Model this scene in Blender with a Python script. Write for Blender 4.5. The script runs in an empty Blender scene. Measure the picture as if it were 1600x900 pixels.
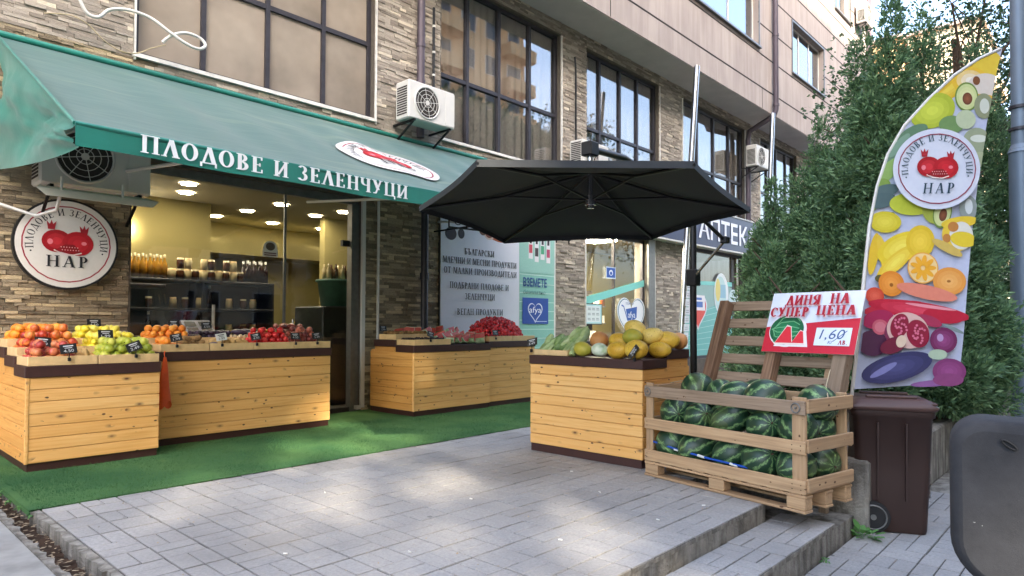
import bpy, bmesh, math, random
import numpy as np
from mathutils import Vector, Matrix, noise
random.seed(7); rng = np.random.default_rng(7)
R = math.radians
sc = bpy.context.scene
COL = sc.collection

# ------------------------------------------------------------------ camera
cd = bpy.data.cameras.new('camera'); cam = bpy.data.objects.new('camera', cd); COL.objects.link(cam)
cd.sensor_width = 36; cd.lens = 1033/1600*36; cd.shift_y = 29/1600; cd.clip_end = 900; cd.clip_start = .05
yaw, pitch, roll = R(42.8), R(1.5), R(0.2)
fv = Vector((math.cos(yaw)*math.cos(pitch), math.sin(yaw)*math.cos(pitch), math.sin(pitch)))
rv = Vector((math.sin(yaw), -math.cos(yaw), 0)); uv = rv.cross(fv)
r2 = rv*math.cos(roll)+uv*math.sin(roll); u2 = uv*math.cos(roll)-rv*math.sin(roll)
cam.matrix_world = Matrix(((r2.x, u2.x, -fv.x, 0), (r2.y, u2.y, -fv.y, 0), (r2.z, u2.z, -fv.z, 1.2), (0, 0, 0, 1)))
sc.camera = cam
# ------------------------------------------------------------------ light
SUN = Vector((-.35, -.74, .52)).normalized()       # towards the sun
w = bpy.data.worlds.new('World'); sc.world = w; w.use_nodes = True
nt = w.node_tree; bg = nt.nodes['Background']
sky = nt.nodes.new('ShaderNodeTexSky'); sky.sky_type = 'NISHITA'; sky.sun_disc = False
sky.sun_elevation = math.asin(SUN.z); sky.sun_rotation = math.atan2(SUN.x, SUN.y)
sky.air_density = 1.0; sky.dust_density = 4.0; sky.ozone_density = 1.0
nt.links.new(sky.outputs[0], bg.inputs[0]); bg.inputs[1].default_value = .15
sl = bpy.data.lights.new('sun', 'SUN'); sl.energy = 2.0; sl.angle = R(1.2); sl.color = (1, .87, .68)
so = bpy.data.objects.new('sun', sl); COL.objects.link(so)
so.rotation_euler = SUN.to_track_quat('Z', 'Y').to_euler()
sc.view_settings.view_transform = 'Standard'; sc.view_settings.look = 'None'
sc.view_settings.exposure = 3.0; sc.view_settings.gamma = 1
sc.cycles.max_bounces = 8; sc.cycles.diffuse_bounces = 6; sc.cycles.transparent_max_bounces = 16
sc.cycles.use_denoising = True; sc.cycles.sample_clamp_indirect = 6
sc.cycles.caustics_reflective = False; sc.cycles.caustics_refractive = False

# ------------------------------------------------------------------ materials
def lin(c):
    if isinstance(c, str):
        c = [int(c[i:i+2], 16)/255 for i in (0, 2, 4)]
        c = [x/12.92 if x <= .04045 else ((x+.055)/1.055)**2.4 for x in c]
    return (c[0], c[1], c[2], 1)
class NT:
    def __init__(s, name):
        m = bpy.data.materials.new(name); m.use_nodes = True; s.m = m; s.t = m.node_tree; s.b = s.t.nodes['Principled BSDF']
    def n(s, ty, **k):
        x = s.t.nodes.new('ShaderNode'+ty)
        for a, v in k.items():
            if hasattr(x, a): setattr(x, a, v)
            else: x.inputs[a.replace('_', ' ')].default_value = v
        return x
    def l(s, a, b): s.t.links.new(a, b)
    def math(s, op, a, b=None):
        x = s.n('Math', operation=op)
        for i, v in enumerate((a, b)):
            if v is None: continue
            if isinstance(v, (int, float)): x.inputs[i].default_value = v
            else: s.l(v, x.inputs[i])
        return x.outputs[0]
    def mix(s, f, a, b, mode='MIX'):
        x = s.n('Mix', data_type='RGBA', blend_type=mode)
        for i, v in ((0, f), (6, a), (7, b)):
            if isinstance(v, (int, float)): x.inputs[i].default_value = v
            elif isinstance(v, (tuple, list)): x.inputs[i].default_value = lin(v) if len(v) == 3 else v
            else: s.l(v, x.inputs[i])
        return x.outputs[2]
    def ramp(s, f, stops, interp='LINEAR'):
        x = s.n('ValToRGB'); x.color_ramp.interpolation = interp; e = x.color_ramp.elements
        while len(e) < len(stops): e.new(.5)
        for i, (p, c) in enumerate(stops): e[i].position = p; e[i].color = lin(c)
        s.l(f, x.inputs[0]); return x.outputs[0]
    def coord(s, kind='Object', scale=(1, 1, 1), rnd=0):
        tc = s.n('TexCoord'); mp = s.n('Mapping'); mp.inputs['Scale'].default_value = scale
        o = tc.outputs[kind]
        if rnd:
            oi = s.n('ObjectInfo'); ad = s.n('VectorMath', operation='ADD')
            sc_ = s.n('VectorMath', operation='SCALE'); sc_.inputs[0].default_value = (37, 53, 71); s.l(oi.outputs['Random'], sc_.inputs['Scale'])
            s.l(o, ad.inputs[0]); s.l(sc_.outputs[0], ad.inputs[1]); o = ad.outputs[0]
        s.l(o, mp.inputs[0]); return mp.outputs[0]
    def noise(s, v, scale, detail=4, rough=.55):
        x = s.n('TexNoise'); x.inputs['Scale'].default_value = scale; x.inputs['Detail'].default_value = detail; x.inputs['Roughness'].default_value = rough
        s.l(v, x.inputs['Vector']); return x.outputs[0]
    def bump(s, h, st=.3, dist=.01):
        x = s.n('Bump'); x.inputs['Strength'].default_value = st; x.inputs['Distance'].default_value = dist
        s.l(h, x.inputs['Height']); s.l(x.outputs[0], s.b.inputs['Normal'])
    def base(s, c): 
        if isinstance(c, (tuple, list, str)): s.b.inputs['Base Color'].default_value = lin(c)
        else: s.l(c, s.b.inputs['Base Color'])
    def set(s, **k):
        for a, v in k.items():
            a = a.replace('_', ' ')
            if isinstance(v, (int, float, tuple)): s.b.inputs[a].default_value = v
            else: s.l(v, s.b.inputs[a])
M = {}
def simple(name, c, rough=.6, metal=0, var=.15, sc_=12, bump=0, spec=.5):
    t = NT(name); v = t.coord('Object', rnd=1); n = t.noise(v, sc_)
    c = lin(c); lo = tuple(x*(1-var) for x in c[:3]); hi = tuple(min(1, x*(1+var)) for x in c[:3])
    t.base(t.ramp(n, [(.3, lo), (.7, hi)])); t.set(Roughness=rough, Metallic=metal)
    t.b.inputs['Specular IOR Level'].default_value = spec
    if bump: t.bump(n, bump, .01)
    M[name] = t.m; return t
def island(t):
    g = t.n('NewGeometry'); oi = t.n('ObjectInfo')
    return t.math('FRACT', t.math('ADD', g.outputs['Random Per Island'], t.math('MULTIPLY', oi.outputs['Random'], 7.31)))
# split stone strips
t = NT('stone_strip'); r = island(t); c = t.ramp(r, [(0, '8d857b'), (.18, 'a29a8f'), (.4, 'aea69b'), (.62, 'bab2a6'), (.8, '9a9288'), (.93, 'd2cabc'), (1, '928a80')], 'CONSTANT')
v = t.coord('Object', (3, 3, 14)); n = t.noise(v, 9, 6)
t.base(t.mix(.4, c, t.ramp(n, [(.3, '6a6259'), (.7, 'cdc5b8')]), 'OVERLAY')); t.set(Roughness=.85); t.bump(n, .5, .015); M['stone'] = t.m
t = NT('stone_strip_warmlit'); r = island(t); c = t.ramp(r, [(0, '877c6a'), (.2, 'a69a86'), (.45, 'b8ac96'), (.65, '998d79'), (.8, 'd0c4aa'), (1, '7d7363')], 'CONSTANT')
v = t.coord('Object', (3, 3, 14)); n = t.noise(v, 9, 6)
t.base(t.mix(.5, c, t.ramp(n, [(.3, '4a4033'), (.7, 'c2b496')]), 'OVERLAY')); t.set(Roughness=.85); t.bump(n, .8, .02); M['stone2'] = t.m  # same stone, warmed in colour for the shop light under the awning
simple('mortar', '5d564d', .95)
# render on the upper floors
t = NT('render'); v = t.coord('Object'); n = t.noise(v, .8, 5); n2 = t.noise(v, 90, 3)
vs = t.coord('Object', (3, 3, .25)); n3 = t.noise(vs, 2.5, 5)
c = t.ramp(n, [(.3, '988d86'), (.7, 'aba098')]); c = t.mix(t.math('MULTIPLY', t.math('GREATER_THAN', n3, .0), .25), c, t.ramp(n3, [(.4, '93857f'), (.62, 'c1b3ab')]))
t.base(c); t.set(Roughness=.9); t.bump(n2, .25, .004); M['render'] = t.m
simple('soffit', 'c8c2bf', .9, var=.08, sc_=2); simple('soffit_dark', '4a4644', .9)
simple('joint_dark', '34322f', .95); simple('groove', '2c2524', .9)
simple('frame_dark', '3c3a40', .45, .3); simple('frame_grey', '70706e', .4, .4); simple('steel', 'b9bbbe', .22, .95, .05)
simple('white_metal', 'd2cfc8', .45, 0, .04, 5); simple('white_trim', 'd9d6cf', .5); simple('black_metal', '17181a', .4, .3); simple('dark_void', '0c0d0f', .9)
simple('downpipe', '564c54', .45, .2, .06, 4); simple('cream_metal', 'efe6d2', .5, 0, .05)
simple('curtain_tan', 'c2ae93', .9, 0, .06, .7); simple('curtain_beige', 'cdc8bf', .9, 0, .05, 3); simple('curtain_white', 'c9c7c2', .9, 0, .04); simple('room_dark', '3a3530', .9)
simple('yellow_wall', '8d8150', .85, 0, .04, 1.5); simple('ceiling', '8f8873', .85, 0, .03, 2); simple('shop_floor', '6d655a', .4)
simple('shelf_dark', '1d1b1a', .5); simple('brown_trim', '3b201c', .5, 0, .12, 20); simple('box_wood', 'd9b985', .6, 0, .1, 15)
simple('concrete', '8f8e8a', .9, 0, .25, 5, .6); simple('soil', '3c2c20', 1, 0, .4, 14, 1); simple('asphalt', '55555a', .95, 0, .2, 60, .4)
simple('rope', 'b8a888', .9); simple('tag_black', '1b1d20', .4); simple('tag_white', 'cfd1cc', .5); simple('orange_bag', 'e2571d', .4, 0, .15, 8)
simple('rubber', '141416', .7); simple('lamp_pole', '6f7d8c', .5, .3, .06, 3); simple('blue_plastic', '1d4aa0', .35, 0, .1)
simple('green_tub', '3d6253', .5); simple('olive_door', '67673f', .4); simple('bottle_oil', 'a97a25', .15, 0, .3, 3); simple('bottle_dark', '2a1512', .15, 0, .3, 3)
simple('jar_white', 'c9b98f', .2, 0, .3, 4); simple('jar_brown', '4a2c18', .2, 0, .3, 4); simple('scale_grey', '8b8a97', .4); simple('bark', '4a3a2c', .95, 0, .3, 20, .8)
simple('house_orange', 'e6b885', .9, 0, .05, .4); simple('house_beige', 'c9b99c', .9, 0, .06, .3); simple('roof_tile', '9a8c84', .9); simple('glass_dark', '2a3038', .1)
# pavers
t = NT('paver'); v = t.coord('Object', rnd=1); n = t.noise(v, 60, 6, .7); n2 = t.noise(t.coord('Generated', rnd=1), 1.2, 3)
oi = t.n('ObjectInfo'); g = t.n('NewGeometry')
c = t.ramp(n, [(.3, '7a7977'), (.5, '95938f'), (.72, 'aba8a4')]); c = t.mix(.22, c, t.ramp(oi.outputs['Random'], [(0, '6b6d72'), (.5, '93959a'), (1, 'aaaaab')]))
c = t.mix(t.math('MULTIPLY', n2, .35), c, '#'[:0] or (.36, .335, .31)); t.base(c)
n3 = t.noise(t.coord('Object'), 1.1, 5, .6); pos = t.n('NewGeometry')
nw = t.n('TexNoise'); nw.inputs['Scale'].default_value = .9; nw.inputs['Detail'].default_value = 6; t.l(pos.outputs['Position'], nw.inputs['Vector'])
c = t.mix(t.math('MULTIPLY', t.math('SUBTRACT', nw.outputs[0], .44), 2.3), c, (.15, .145, .14))
vg = t.n('TexVoronoi'); vg.inputs['Scale'].default_value = 3.1; t.l(pos.outputs['Position'], vg.inputs['Vector']); c = t.mix(t.math('MULTIPLY', t.math('LESS_THAN', vg.outputs['Distance'], .055), .6), c, (.07, .068, .065)); t.base(c)
t.set(Roughness=.82); t.bump(n, .35, .004); M['paver'] = t.m
t = NT('old_concrete'); v = t.coord('Object'); n = t.noise(v, 7, 8, .65); n2 = t.noise(v, 55, 5)
vs = t.coord('Object', (6, 6, 1)); n3 = t.noise(vs, 2, 5)
c = t.ramp(n, [(.28, '3d3a35'), (.5, '716c63'), (.7, '96928a')]); t.base(t.mix(.5, c, t.ramp(n3, [(.4, '4a463f'), (.6, 'a09c93')])))
t.set(Roughness=.95); t.bump(t.math('ADD', n, n2), .9, .015); M['old_concrete'] = t.m
t = NT('turf'); v = t.coord('Object'); n = t.noise(v, 260, 3, .7); n2 = t.noise(v, 1.3, 5)
c = t.ramp(n, [(.3, '2c5636'), (.55, '4c764b'), (.75, '78935f')]); t.base(t.mix(.5, c, t.ramp(n2, [(.35, '315c3c'), (.65, '6c8f55')]))); t.set(Roughness=.95)
t.b.inputs['Specular IOR Level'].default_value = .1; t.bump(n, 1, .01); M['turf'] = t.m
# pine planks; grain and knots along local x
def wood(name, a, b, c3, knots=True, grey=0):
    t = NT(name); v = t.coord('Object', (1.1, 26, 26), rnd=1); n = t.noise(v, 2.2, 6, .6)
    v2 = t.coord('Object', (.7, 6, 6), rnd=1); n2 = t.noise(v2, 1.5, 3)
    c = t.ramp(n, [(.28, a), (.5, b), (.75, c3)]); c = t.mix(t.math('MULTIPLY', n2, .35), c, lin(a))
    oi = t.n('ObjectInfo'); c = t.mix(t.math('MULTIPLY', oi.outputs['Random'], .55), c, lin(a))
    if knots:
        vv = t.coord('Object', (4.6, 10, 10), rnd=1); vo = t.n('TexVoronoi'); vo.inputs['Scale'].default_value = 1; vo.inputs['Randomness'].default_value = 1
        t.l(vv, vo.inputs['Vector'])
        k = t.ramp(t.math('ADD', vo.outputs['Distance'], t.math('MULTIPLY', t.math('GREATER_THAN', t.noise(t.coord('Object', (1, 1, 1), rnd=1), 5, 2), .52), .13)), [(.05, (1, 1, 1)), (.11, (.4, .4, .4)), (.22, (0, 0, 0))])
        c = t.mix(k, c, '#'[:0] or (.13, .055, .02))
    if knots:
        vv = t.coord('Object', (9, 17, 17), rnd=1); vo = t.n('TexVoronoi'); vo.inputs['Scale'].default_value = 1; t.l(vv, vo.inputs['Vector'])
        k = t.math('MULTIPLY', t.math('LESS_THAN', vo.outputs['Distance'], .13), t.math('GREATER_THAN', t.noise(t.coord('Object', (1, 1, 1), rnd=1), 7, 2), .5)); c = t.mix(k, c, (.10, .045, .018))
    t.base(c); t.set(Roughness=.62); t.bump(n, .12, .003); M[name] = t.m
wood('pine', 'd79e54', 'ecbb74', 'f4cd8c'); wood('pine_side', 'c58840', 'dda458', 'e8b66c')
wood('pallet_wood', '94785a', 'b89670', 'cfb088'); wood('pallet_old', '76634f', '957f69', 'b09a84'); wood('bark_wood', '4b3526', '8c6a50', 'bb9a7c', False)
# awning fabric
t = NT('awning_fabric'); v = t.coord('Object'); n = t.noise(v, 1.2, 5); g = t.noise(t.coord('Object', (1, 1, 1)), 300, 2)
AW = t; t.base(t.ramp(n, [(.3, '0a6a5c'), (.7, '15806f')])); t.set(Roughness=.38); t.bump(n, .35, .05)
t.b.inputs['Sheen Weight'].default_value = .25; t.b.inputs['Sheen Tint'].default_value = (.8, .95, 1, 1); t.b.inputs['Coat Weight'].default_value = .35; t.b.inputs['Coat Roughness'].default_value = .45
M['awning'] = t.m
t = NT('awning_top_glare'); v = t.coord('Object', (.6, 1.6, 1.6)); n = t.noise(v, 1.1, 5); n2 = t.noise(t.coord('Object', (.35, 2.2, 2.2)), 1.6, 4)
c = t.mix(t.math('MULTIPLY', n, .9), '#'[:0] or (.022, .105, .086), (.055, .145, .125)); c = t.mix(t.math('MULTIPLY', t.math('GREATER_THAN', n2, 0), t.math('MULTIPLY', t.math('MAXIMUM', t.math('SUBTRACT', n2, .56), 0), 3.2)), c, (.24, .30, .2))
t.base(c); t.set(Roughness=.42); t.bump(n, .35, .05); t.b.inputs['Sheen Weight'].default_value = .3; M['awning_top_glare'] = t.m  # sky glare and pale sun streaks are painted into the top sheet's colour
for q in (AW, t):
    tr = q.n('BsdfTranslucent'); tr.inputs[0].default_value = (.12, .26, .22, 1); mx = q.n('MixShader'); mx.inputs[0].default_value = .06; q.l(q.b.outputs[0], mx.inputs[1]); q.l(tr.outputs[0], mx.inputs[2]); q.l(mx.outputs[0], q.t.nodes['Material Output'].inputs[0])
simple('canopy_fabric', '15191d', .7, 0, .1, 2); simple('canopy_edge', '22272c', .7)
# brown bin plastic / grey box plastic
simple('bin_brown', '33201a', .55, 0, .08, 3); simple('bin_lid', '4a322c', .5, 0, .1, 3)
t = NT('grey_plastic'); v = t.coord('Object'); n = t.noise(v, 40, 6, .7); n2 = t.noise(v, 5, 6, .7)
vo = t.n('TexVoronoi'); vo.inputs['Scale'].default_value = 48; t.l(v, vo.inputs['Vector'])
c = t.ramp(n2, [(.3, '26272a'), (.7, '3a3b3f')]); k = t.math('MULTIPLY', t.math('LESS_THAN', vo.outputs['Distance'], .13), t.math('GREATER_THAN', t.noise(v, 13, 2), .66))
t.base(t.mix(k, c, (.2, .2, .2))); t.set(Roughness=.88); t.b.inputs['Specular IOR Level'].default_value = .3; t.bump(t.noise(v, 120, 6, .8), .35, .003); M['grey_plastic'] = t.m
# glass: transparent film with a coated reflection
def glass(name, tint, f0=.04, rough=0.):
    m = bpy.data.materials.new(name); m.use_nodes = True; t = m.node_tree; t.nodes.clear(); L = t.links.new
    def N(ty, op=None, v=None):
        x = t.nodes.new('ShaderNode'+ty)
        if op: x.operation = op
        if v is not None: x.inputs[1].default_value = v
        return x
    o = N('OutputMaterial'); mx = N('MixShader'); tr = N('BsdfTransparent'); gl = N('BsdfGlossy'); ge = N('NewGeometry')
    d = N('VectorMath', 'DOT_PRODUCT'); L(ge.outputs['Incoming'], d.inputs[0]); L(ge.outputs['Normal'], d.inputs[1])
    a = N('Math', 'ABSOLUTE'); L(d.outputs['Value'], a.inputs[0]); b = N('Math', 'SUBTRACT'); b.inputs[0].default_value = 1; L(a.outputs[0], b.inputs[1])
    c = N('Math', 'POWER', 5.); L(b.outputs[0], c.inputs[0]); e = N('Math', 'MULTIPLY_ADD'); e.inputs[1].default_value = 1-f0; e.inputs[2].default_value = f0; L(c.outputs[0], e.inputs[0])
    tr.inputs[0].default_value = lin(tint); gl.inputs['Roughness'].default_value = rough; gl.inputs[0].default_value = (.95, .97, 1, 1)
    nz = N('TexNoise'); nz.inputs['Scale'].default_value = .9; bp = N('Bump'); bp.inputs['Strength'].default_value = .03; bp.inputs['Distance'].default_value = .05
    L(nz.outputs[0], bp.inputs['Height']); L(bp.outputs[0], gl.inputs['Normal'])
    L(e.outputs[0], mx.inputs[0]); L(tr.outputs[0], mx.inputs[1]); L(gl.outputs[0], mx.inputs[2]); L(mx.outputs[0], o.inputs[0]); M[name] = m
glass('glass_window', (.78, .77, .76), .14); simple('painted_reflection', '92877a', .08, 0, .28, 1.1); glass('glass_shop', (.96, .97, .96), .03); glass('glass_upper', (.45, .48, .5), .35)  # opaque mottled beige pane: reflected sunlit building and foliage painted into its colour
def emit(name, c, s):
    m = bpy.data.materials.new(name); m.use_nodes = True; b = m.node_tree.nodes['Principled BSDF']
    b.inputs['Base Color'].default_value = lin(c); b.inputs['Emission Color'].default_value = lin(c); b.inputs['Emission Strength'].default_value = s; M[name] = m
emit('downlight', 'fff0d2', 24)
# flat print: colour comes from the drawn shapes
t = NT('print'); a = t.n('Attribute', attribute_name='Col'); n = t.noise(t.coord('Object'), 30, 3)
t.l(t.mix(.06, a.outputs['Color'], t.ramp(n, [(.3, (.2, .2, .2)), (.7, (1, 1, 1))]), 'OVERLAY'), t.b.inputs['Base Color']); t.set(Roughness=.5); M['print'] = t.m
# fruit skins
def fruit(name, a, b, c3, rough=.35, scale=5, spots=None):
    t = NT(name); v = t.coord('Object', rnd=1); n = t.noise(v, scale*3, 4); oi = t.n('ObjectInfo')
    f = t.math('ADD', t.math('MULTIPLY', n, .7), t.math('MULTIPLY', oi.outputs['Random'], .35))
    c = t.ramp(f, [(.3, a), (.5, b), (.72, c3)])
    if spots: c = t.mix(t.math('GREATER_THAN', t.noise(v, scale*40, 1), .68), c, lin(spots))
    t.base(c); t.set(Roughness=rough); t.bump(t.noise(v, scale*20, 3), .1, .002); M[name] = t.m
fruit('apple_red', '8a1f1c', 'b04038', 'cf8a4f'); fruit('nectarine', '8f2317', 'c2442a', 'e39a45'); fruit('orange_fruit', 'd8701a', 'ea8c26', 'f2a640', .5, 8, 'c86a18')
fruit('lemon', 'd8c42a', 'e8d63c', 'efe268', .4); fruit('apple_green', '8a982b', 'a9b23a', 'c6c552'); fruit('kiwi', '6f5130', '8c6b40', 'a3814f', .9); fruit('potato', 'a8834a', 'c4a064', 'd8b57a', .8)
fruit('tomato', 'b0191a', 'd0282a', 'e0443e', .2); fruit('onion', '63201f', '8a3a33', 'b8674e', .35); fruit('plum', '1d1420', '2d2030', '46324a', .4); fruit('cherry_red', '7c0d16', 'c01c26', 'e0484a', .2)
fruit('date', '1c1214', '2a1a1a', '402a26', .5); fruit('mushroom', 'b89a72', 'd6bd94', 'e8d7b4', .7); fruit('melon_skin', 'cc9c2c', 'e4be46', 'eed070', .5, 2, 'a8761c'); fruit('melon_orange', 'c07c3c', 'd3965a', 'ddaa72', .6, 2)
fruit('melon_green', '8c9a3a', 'b3a93c', 'd0bd4a', .5, 3); fruit('corn_husk', '6f9048', '9cb468', 'c6d29a', .6, 3); fruit('rind', '5f8f5a', 'a9c49a', 'dfe6cf', .5); fruit('flesh', 'b0362e', 'c84a3a', 'd9685a', .5)
fruit('banana', '6b5a20', 'b09028', 'd0b040', .5)
t = NT('watermelon'); v = t.coord('Object', (1, 1, 1), rnd=0); sx = t.n('SeparateXYZ'); t.l(v, sx.inputs[0])
ang = t.math('ARCTAN2', sx.outputs['Y'], sx.outputs['Z']); nz = t.noise(t.coord('Object', rnd=1), 9, 6, .75); nz2 = t.noise(t.coord('Object', (2, 9, 9), rnd=1), 8, 5, .8)
wv = t.math('SINE', t.math('ADD', t.math('MULTIPLY', ang, 9), t.math('MULTIPLY', nz, 11)))
f = t.math('MULTIPLY', t.math('MAXIMUM', t.math('SUBTRACT', wv, .22), 0), t.math('MAXIMUM', t.math('MULTIPLY', t.math('SUBTRACT', nz2, .36), 4.5), 0))
x = t.mix(f, '#'[:0] or (.010, .038, .018), (.26, .44, .16)); x = t.mix(t.math('MULTIPLY', t.math('GREATER_THAN', t.noise(t.coord('Object', rnd=1), 3, 2), .62), .35), x, (.09, .12, .03))
t.base(x); t.set(Roughness=.42); t.bump(nz, .1, .004); M['watermelon'] = t.m
def leafmat(name, a, b, c3):
    t = NT(name); r = t.n('NewGeometry').outputs['Random Per Island']; c = t.ramp(r, [(0, a), (.5, b), (1, c3)]); t.base(c); t.set(Roughness=.6)
    t.b.inputs['Subsurface Weight'].default_value = 0
    tr = t.n('BsdfTranslucent'); t.l(c, tr.inputs[0]); mx = t.n('MixShader'); mx.inputs[0].default_value = .25
    t.l(t.b.outputs[0], mx.inputs[1]); t.l(tr.outputs[0], mx.inputs[2]); t.l(mx.outputs[0], t.t.nodes['Material Output'].inputs[0]); M[name] = t.m
leafmat('thuja_leaf', (.05, .11, .055), (.11, .21, .09), (.20, .32, .14)); leafmat('tree_leaf', (.025, .06, .03), (.045, .10, .045), (.08, .15, .06)); leafmat('weed_leaf', (.06, .17, .04), (.1, .26, .06), (.14, .32, .09))

# ------------------------------------------------------------------ object helpers
WM = {}
def tag(o, label=None, cat=None, group=None, kind=None):
    if label: o['label'] = label
    if cat: o['category'] = cat
    if group: o['group'] = group
    if kind: o['kind'] = kind
    return o
def thing(name, label, cat, loc=(0, 0, 0), group=None):
    o = bpy.data.objects.new(name, None); COL.objects.link(o); o.location = loc; o.empty_display_size = .1
    WM[o.name] = Matrix.Translation(loc); return tag(o, label, cat, group)
def adopt(o, parent):
    if parent is not None:
        o.parent = parent; o.matrix_parent_inverse = WM[parent.name].inverted()
class MB:
    def __init__(s): s.v = []; s.f = []; s.mi = []; s.mats = []; s.T = Matrix(); s.cur = 0; s.sm = []
    def mat(s, m):
        if m not in s.mats: s.mats.append(m)
        s.cur = s.mats.index(m); return s
    def add(s, vs, fs, smooth=False):
        k = len(s.v); s.v += [s.T @ Vector(p) for p in vs]
        for f in fs: s.f.append([i+k for i in f]); s.mi.append(s.cur); s.sm.append(smooth)
        return s
    def box(s, lo, hi):
        x0, y0, z0 = lo; x1, y1, z1 = hi
        return s.add([(x0, y0, z0), (x1, y0, z0), (x1, y1, z0), (x0, y1, z0), (x0, y0, z1), (x1, y0, z1), (x1, y1, z1), (x0, y1, z1)],
                     [(0, 3, 2, 1), (4, 5, 6, 7), (0, 1, 5, 4), (1, 2, 6, 5), (2, 3, 7, 6), (3, 0, 4, 7)])
    def bbox(s, lo, hi, b=.006):      # box with chamfered edges
        x0, y0, z0 = lo; x1, y1, z1 = hi; bm = bmesh.new(); bmesh.ops.create_cube(bm, size=1)
        for v in bm.verts: v.co = Vector((lo[i]+(v.co[i]+.5)*(hi[i]-lo[i]) for i in range(3)))
        b = min(b, .3*min(abs(x1-x0), abs(y1-y0), abs(z1-z0)))
        bmesh.ops.bevel(bm, geom=bm.edges[:], offset=b, segments=1, affect='EDGES'); bm.verts.index_update()
        s.add([v.co for v in bm.verts], [[v.index for v in f.verts] for f in bm.faces]); bm.free(); return s
    def bar(s, a, b, w, h, up=(0, 0, 1), bev=0):
        a = Vector(a); b = Vector(b); d = b-a; L = d.length; x = d.normalized(); z = Vector(up); y = z.cross(x)
        if y.length < 1e-4: y = Vector((0, 1, 0)).cross(x)
        y.normalize(); z = x.cross(y); T = Matrix(((x.x, y.x, z.x, a.x), (x.y, y.y, z.y, a.y), (x.z, y.z, z.z, a.z), (0, 0, 0, 1)))
        o = s.T; s.T = o @ T
        if bev: s.bbox((0, -w/2, -h/2), (L, w/2, h/2), bev)
        else: s.box((0, -w/2, -h/2), (L, w/2, h/2))
        s.T = o; return s
    def cyl(s, a, b, r0, r1=None, n=12, caps=True):
        r1 = r0 if r1 is None else r1; a = Vector(a); b = Vector(b); x = (b-a).normalized(); u = x.orthogonal().normalized(); w_ = x.cross(u)
        vs = []
        for p, r in ((a, r0), (b, r1)):
            vs += [p+(u*math.cos(2*math.pi*i/n)+w_*math.sin(2*math.pi*i/n))*r for i in range(n)]
        s.add(vs, [(i, (i+1) % n, n+(i+1) % n, n+i) for i in range(n)], True)
        if caps: s.add(vs, [tuple(range(n))[::-1], tuple(range(n, 2*n))])
        return s
    def tube(s, pts, r, n=8):
        pts = [Vector(p) for p in pts]; rs = r if isinstance(r, (list, tuple)) else [r]*len(pts); vs = []; fs = []; u = None
        for i, p in enumerate(pts):
            d = (pts[min(i+1, len(pts)-1)]-pts[max(i-1, 0)]).normalized()
            u = d.orthogonal().normalized() if u is None else (u-d*u.dot(d)).normalized()
            w_ = d.cross(u); vs += [p+(u*math.cos(2*math.pi*k/n)+w_*math.sin(2*math.pi*k/n))*rs[i] for k in range(n)]
        for i in range(len(pts)-1):
            for k in range(n): fs.append((i*n+k, i*n+(k+1) % n, (i+1)*n+(k+1) % n, (i+1)*n+k))
        s.add(vs, fs, True); s.add(vs, [tuple(range(n))[::-1], tuple(range(len(vs)-n, len(vs)))]); return s
    def smooth(s, pts, r, n=8, k=6):
        P = [Vector(p) for p in pts]; o = []
        for i in range(len(P)-1):
            a, b, c, d = P[max(i-1, 0)], P[i], P[i+1], P[min(i+2, len(P)-1)]
            for q in range(k):
                t = q/k; o.append(.5*((2*b)+(c-a)*t+(2*a-5*b+4*c-d)*t*t+(3*b-a-3*c+d)*t**3))
        return s.tube(o+[P[-1]], r, n)
    def grid(s, fn, nu, nv, smooth=True):
        vs = [fn(i/nu, j/nv) for j in range(nv+1) for i in range(nu+1)]
        s.add(vs, [(j*(nu+1)+i, j*(nu+1)+i+1, (j+1)*(nu+1)+i+1, (j+1)*(nu+1)+i) for j in range(nv) for i in range(nu)], smooth); return s
    def prism(s, poly, z0, z1):
        n = len(poly); vs = [(p[0], p[1], z0) for p in poly]+[(p[0], p[1], z1) for p in poly]
        return s.add(vs, [tuple(range(n))[::-1], tuple(range(n, 2*n))]+[(i, (i+1) % n, n+(i+1) % n, n+i) for i in range(n)])
    def lathe(s, prof, n=16, org=(0, 0, 0)):
        vs = [(org[0]+r*math.cos(2*math.pi*k/n), org[1]+r*math.sin(2*math.pi*k/n), org[2]+z) for r, z in prof for k in range(n)]
        s.add(vs, [(i*n+k, i*n+(k+1) % n, (i+1)*n+(k+1) % n, (i+1)*n+k) for i in range(len(prof)-1) for k in range(n)], True); return s
    def build(s, name, mat=None, parent=None, origin=None):
        if mat: s.mats = [mat] if not s.mats else s.mats
        vs = s.v
        if origin is None:
            if len(vs):
                a = np.array([tuple(v) for v in vs]); origin = Vector(((a.min(0)+a.max(0))/2).tolist())
                if parent is None: origin.z = float(a[:, 2].min())
            else: origin = Vector((0, 0, 0))
        origin = Vector(origin)
        me = bpy.data.meshes.new(name); me.from_pydata([v-origin for v in vs], [], s.f)
        for m in s.mats: me.materials.append(M[m])
        me.polygons.foreach_set('material_index', s.mi); me.polygons.foreach_set('use_smooth', s.sm); me.update()
        o = bpy.data.objects.new(name, me); COL.objects.link(o); o.location = origin; WM[o.name] = Matrix.Translation(origin)
        adopt(o, parent); return o
def copy_tree(o, delta, parent=None, rz=0):
    c = o.copy(); COL.objects.link(c)
    if parent is None:
        c.location = Vector(o.location)+Vector(delta)
    else: c.parent = parent
    for ch in [k for k in bpy.data.objects if k.parent == o]: copy_tree(ch, delta, c)
    return c
_pl = {}
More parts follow.
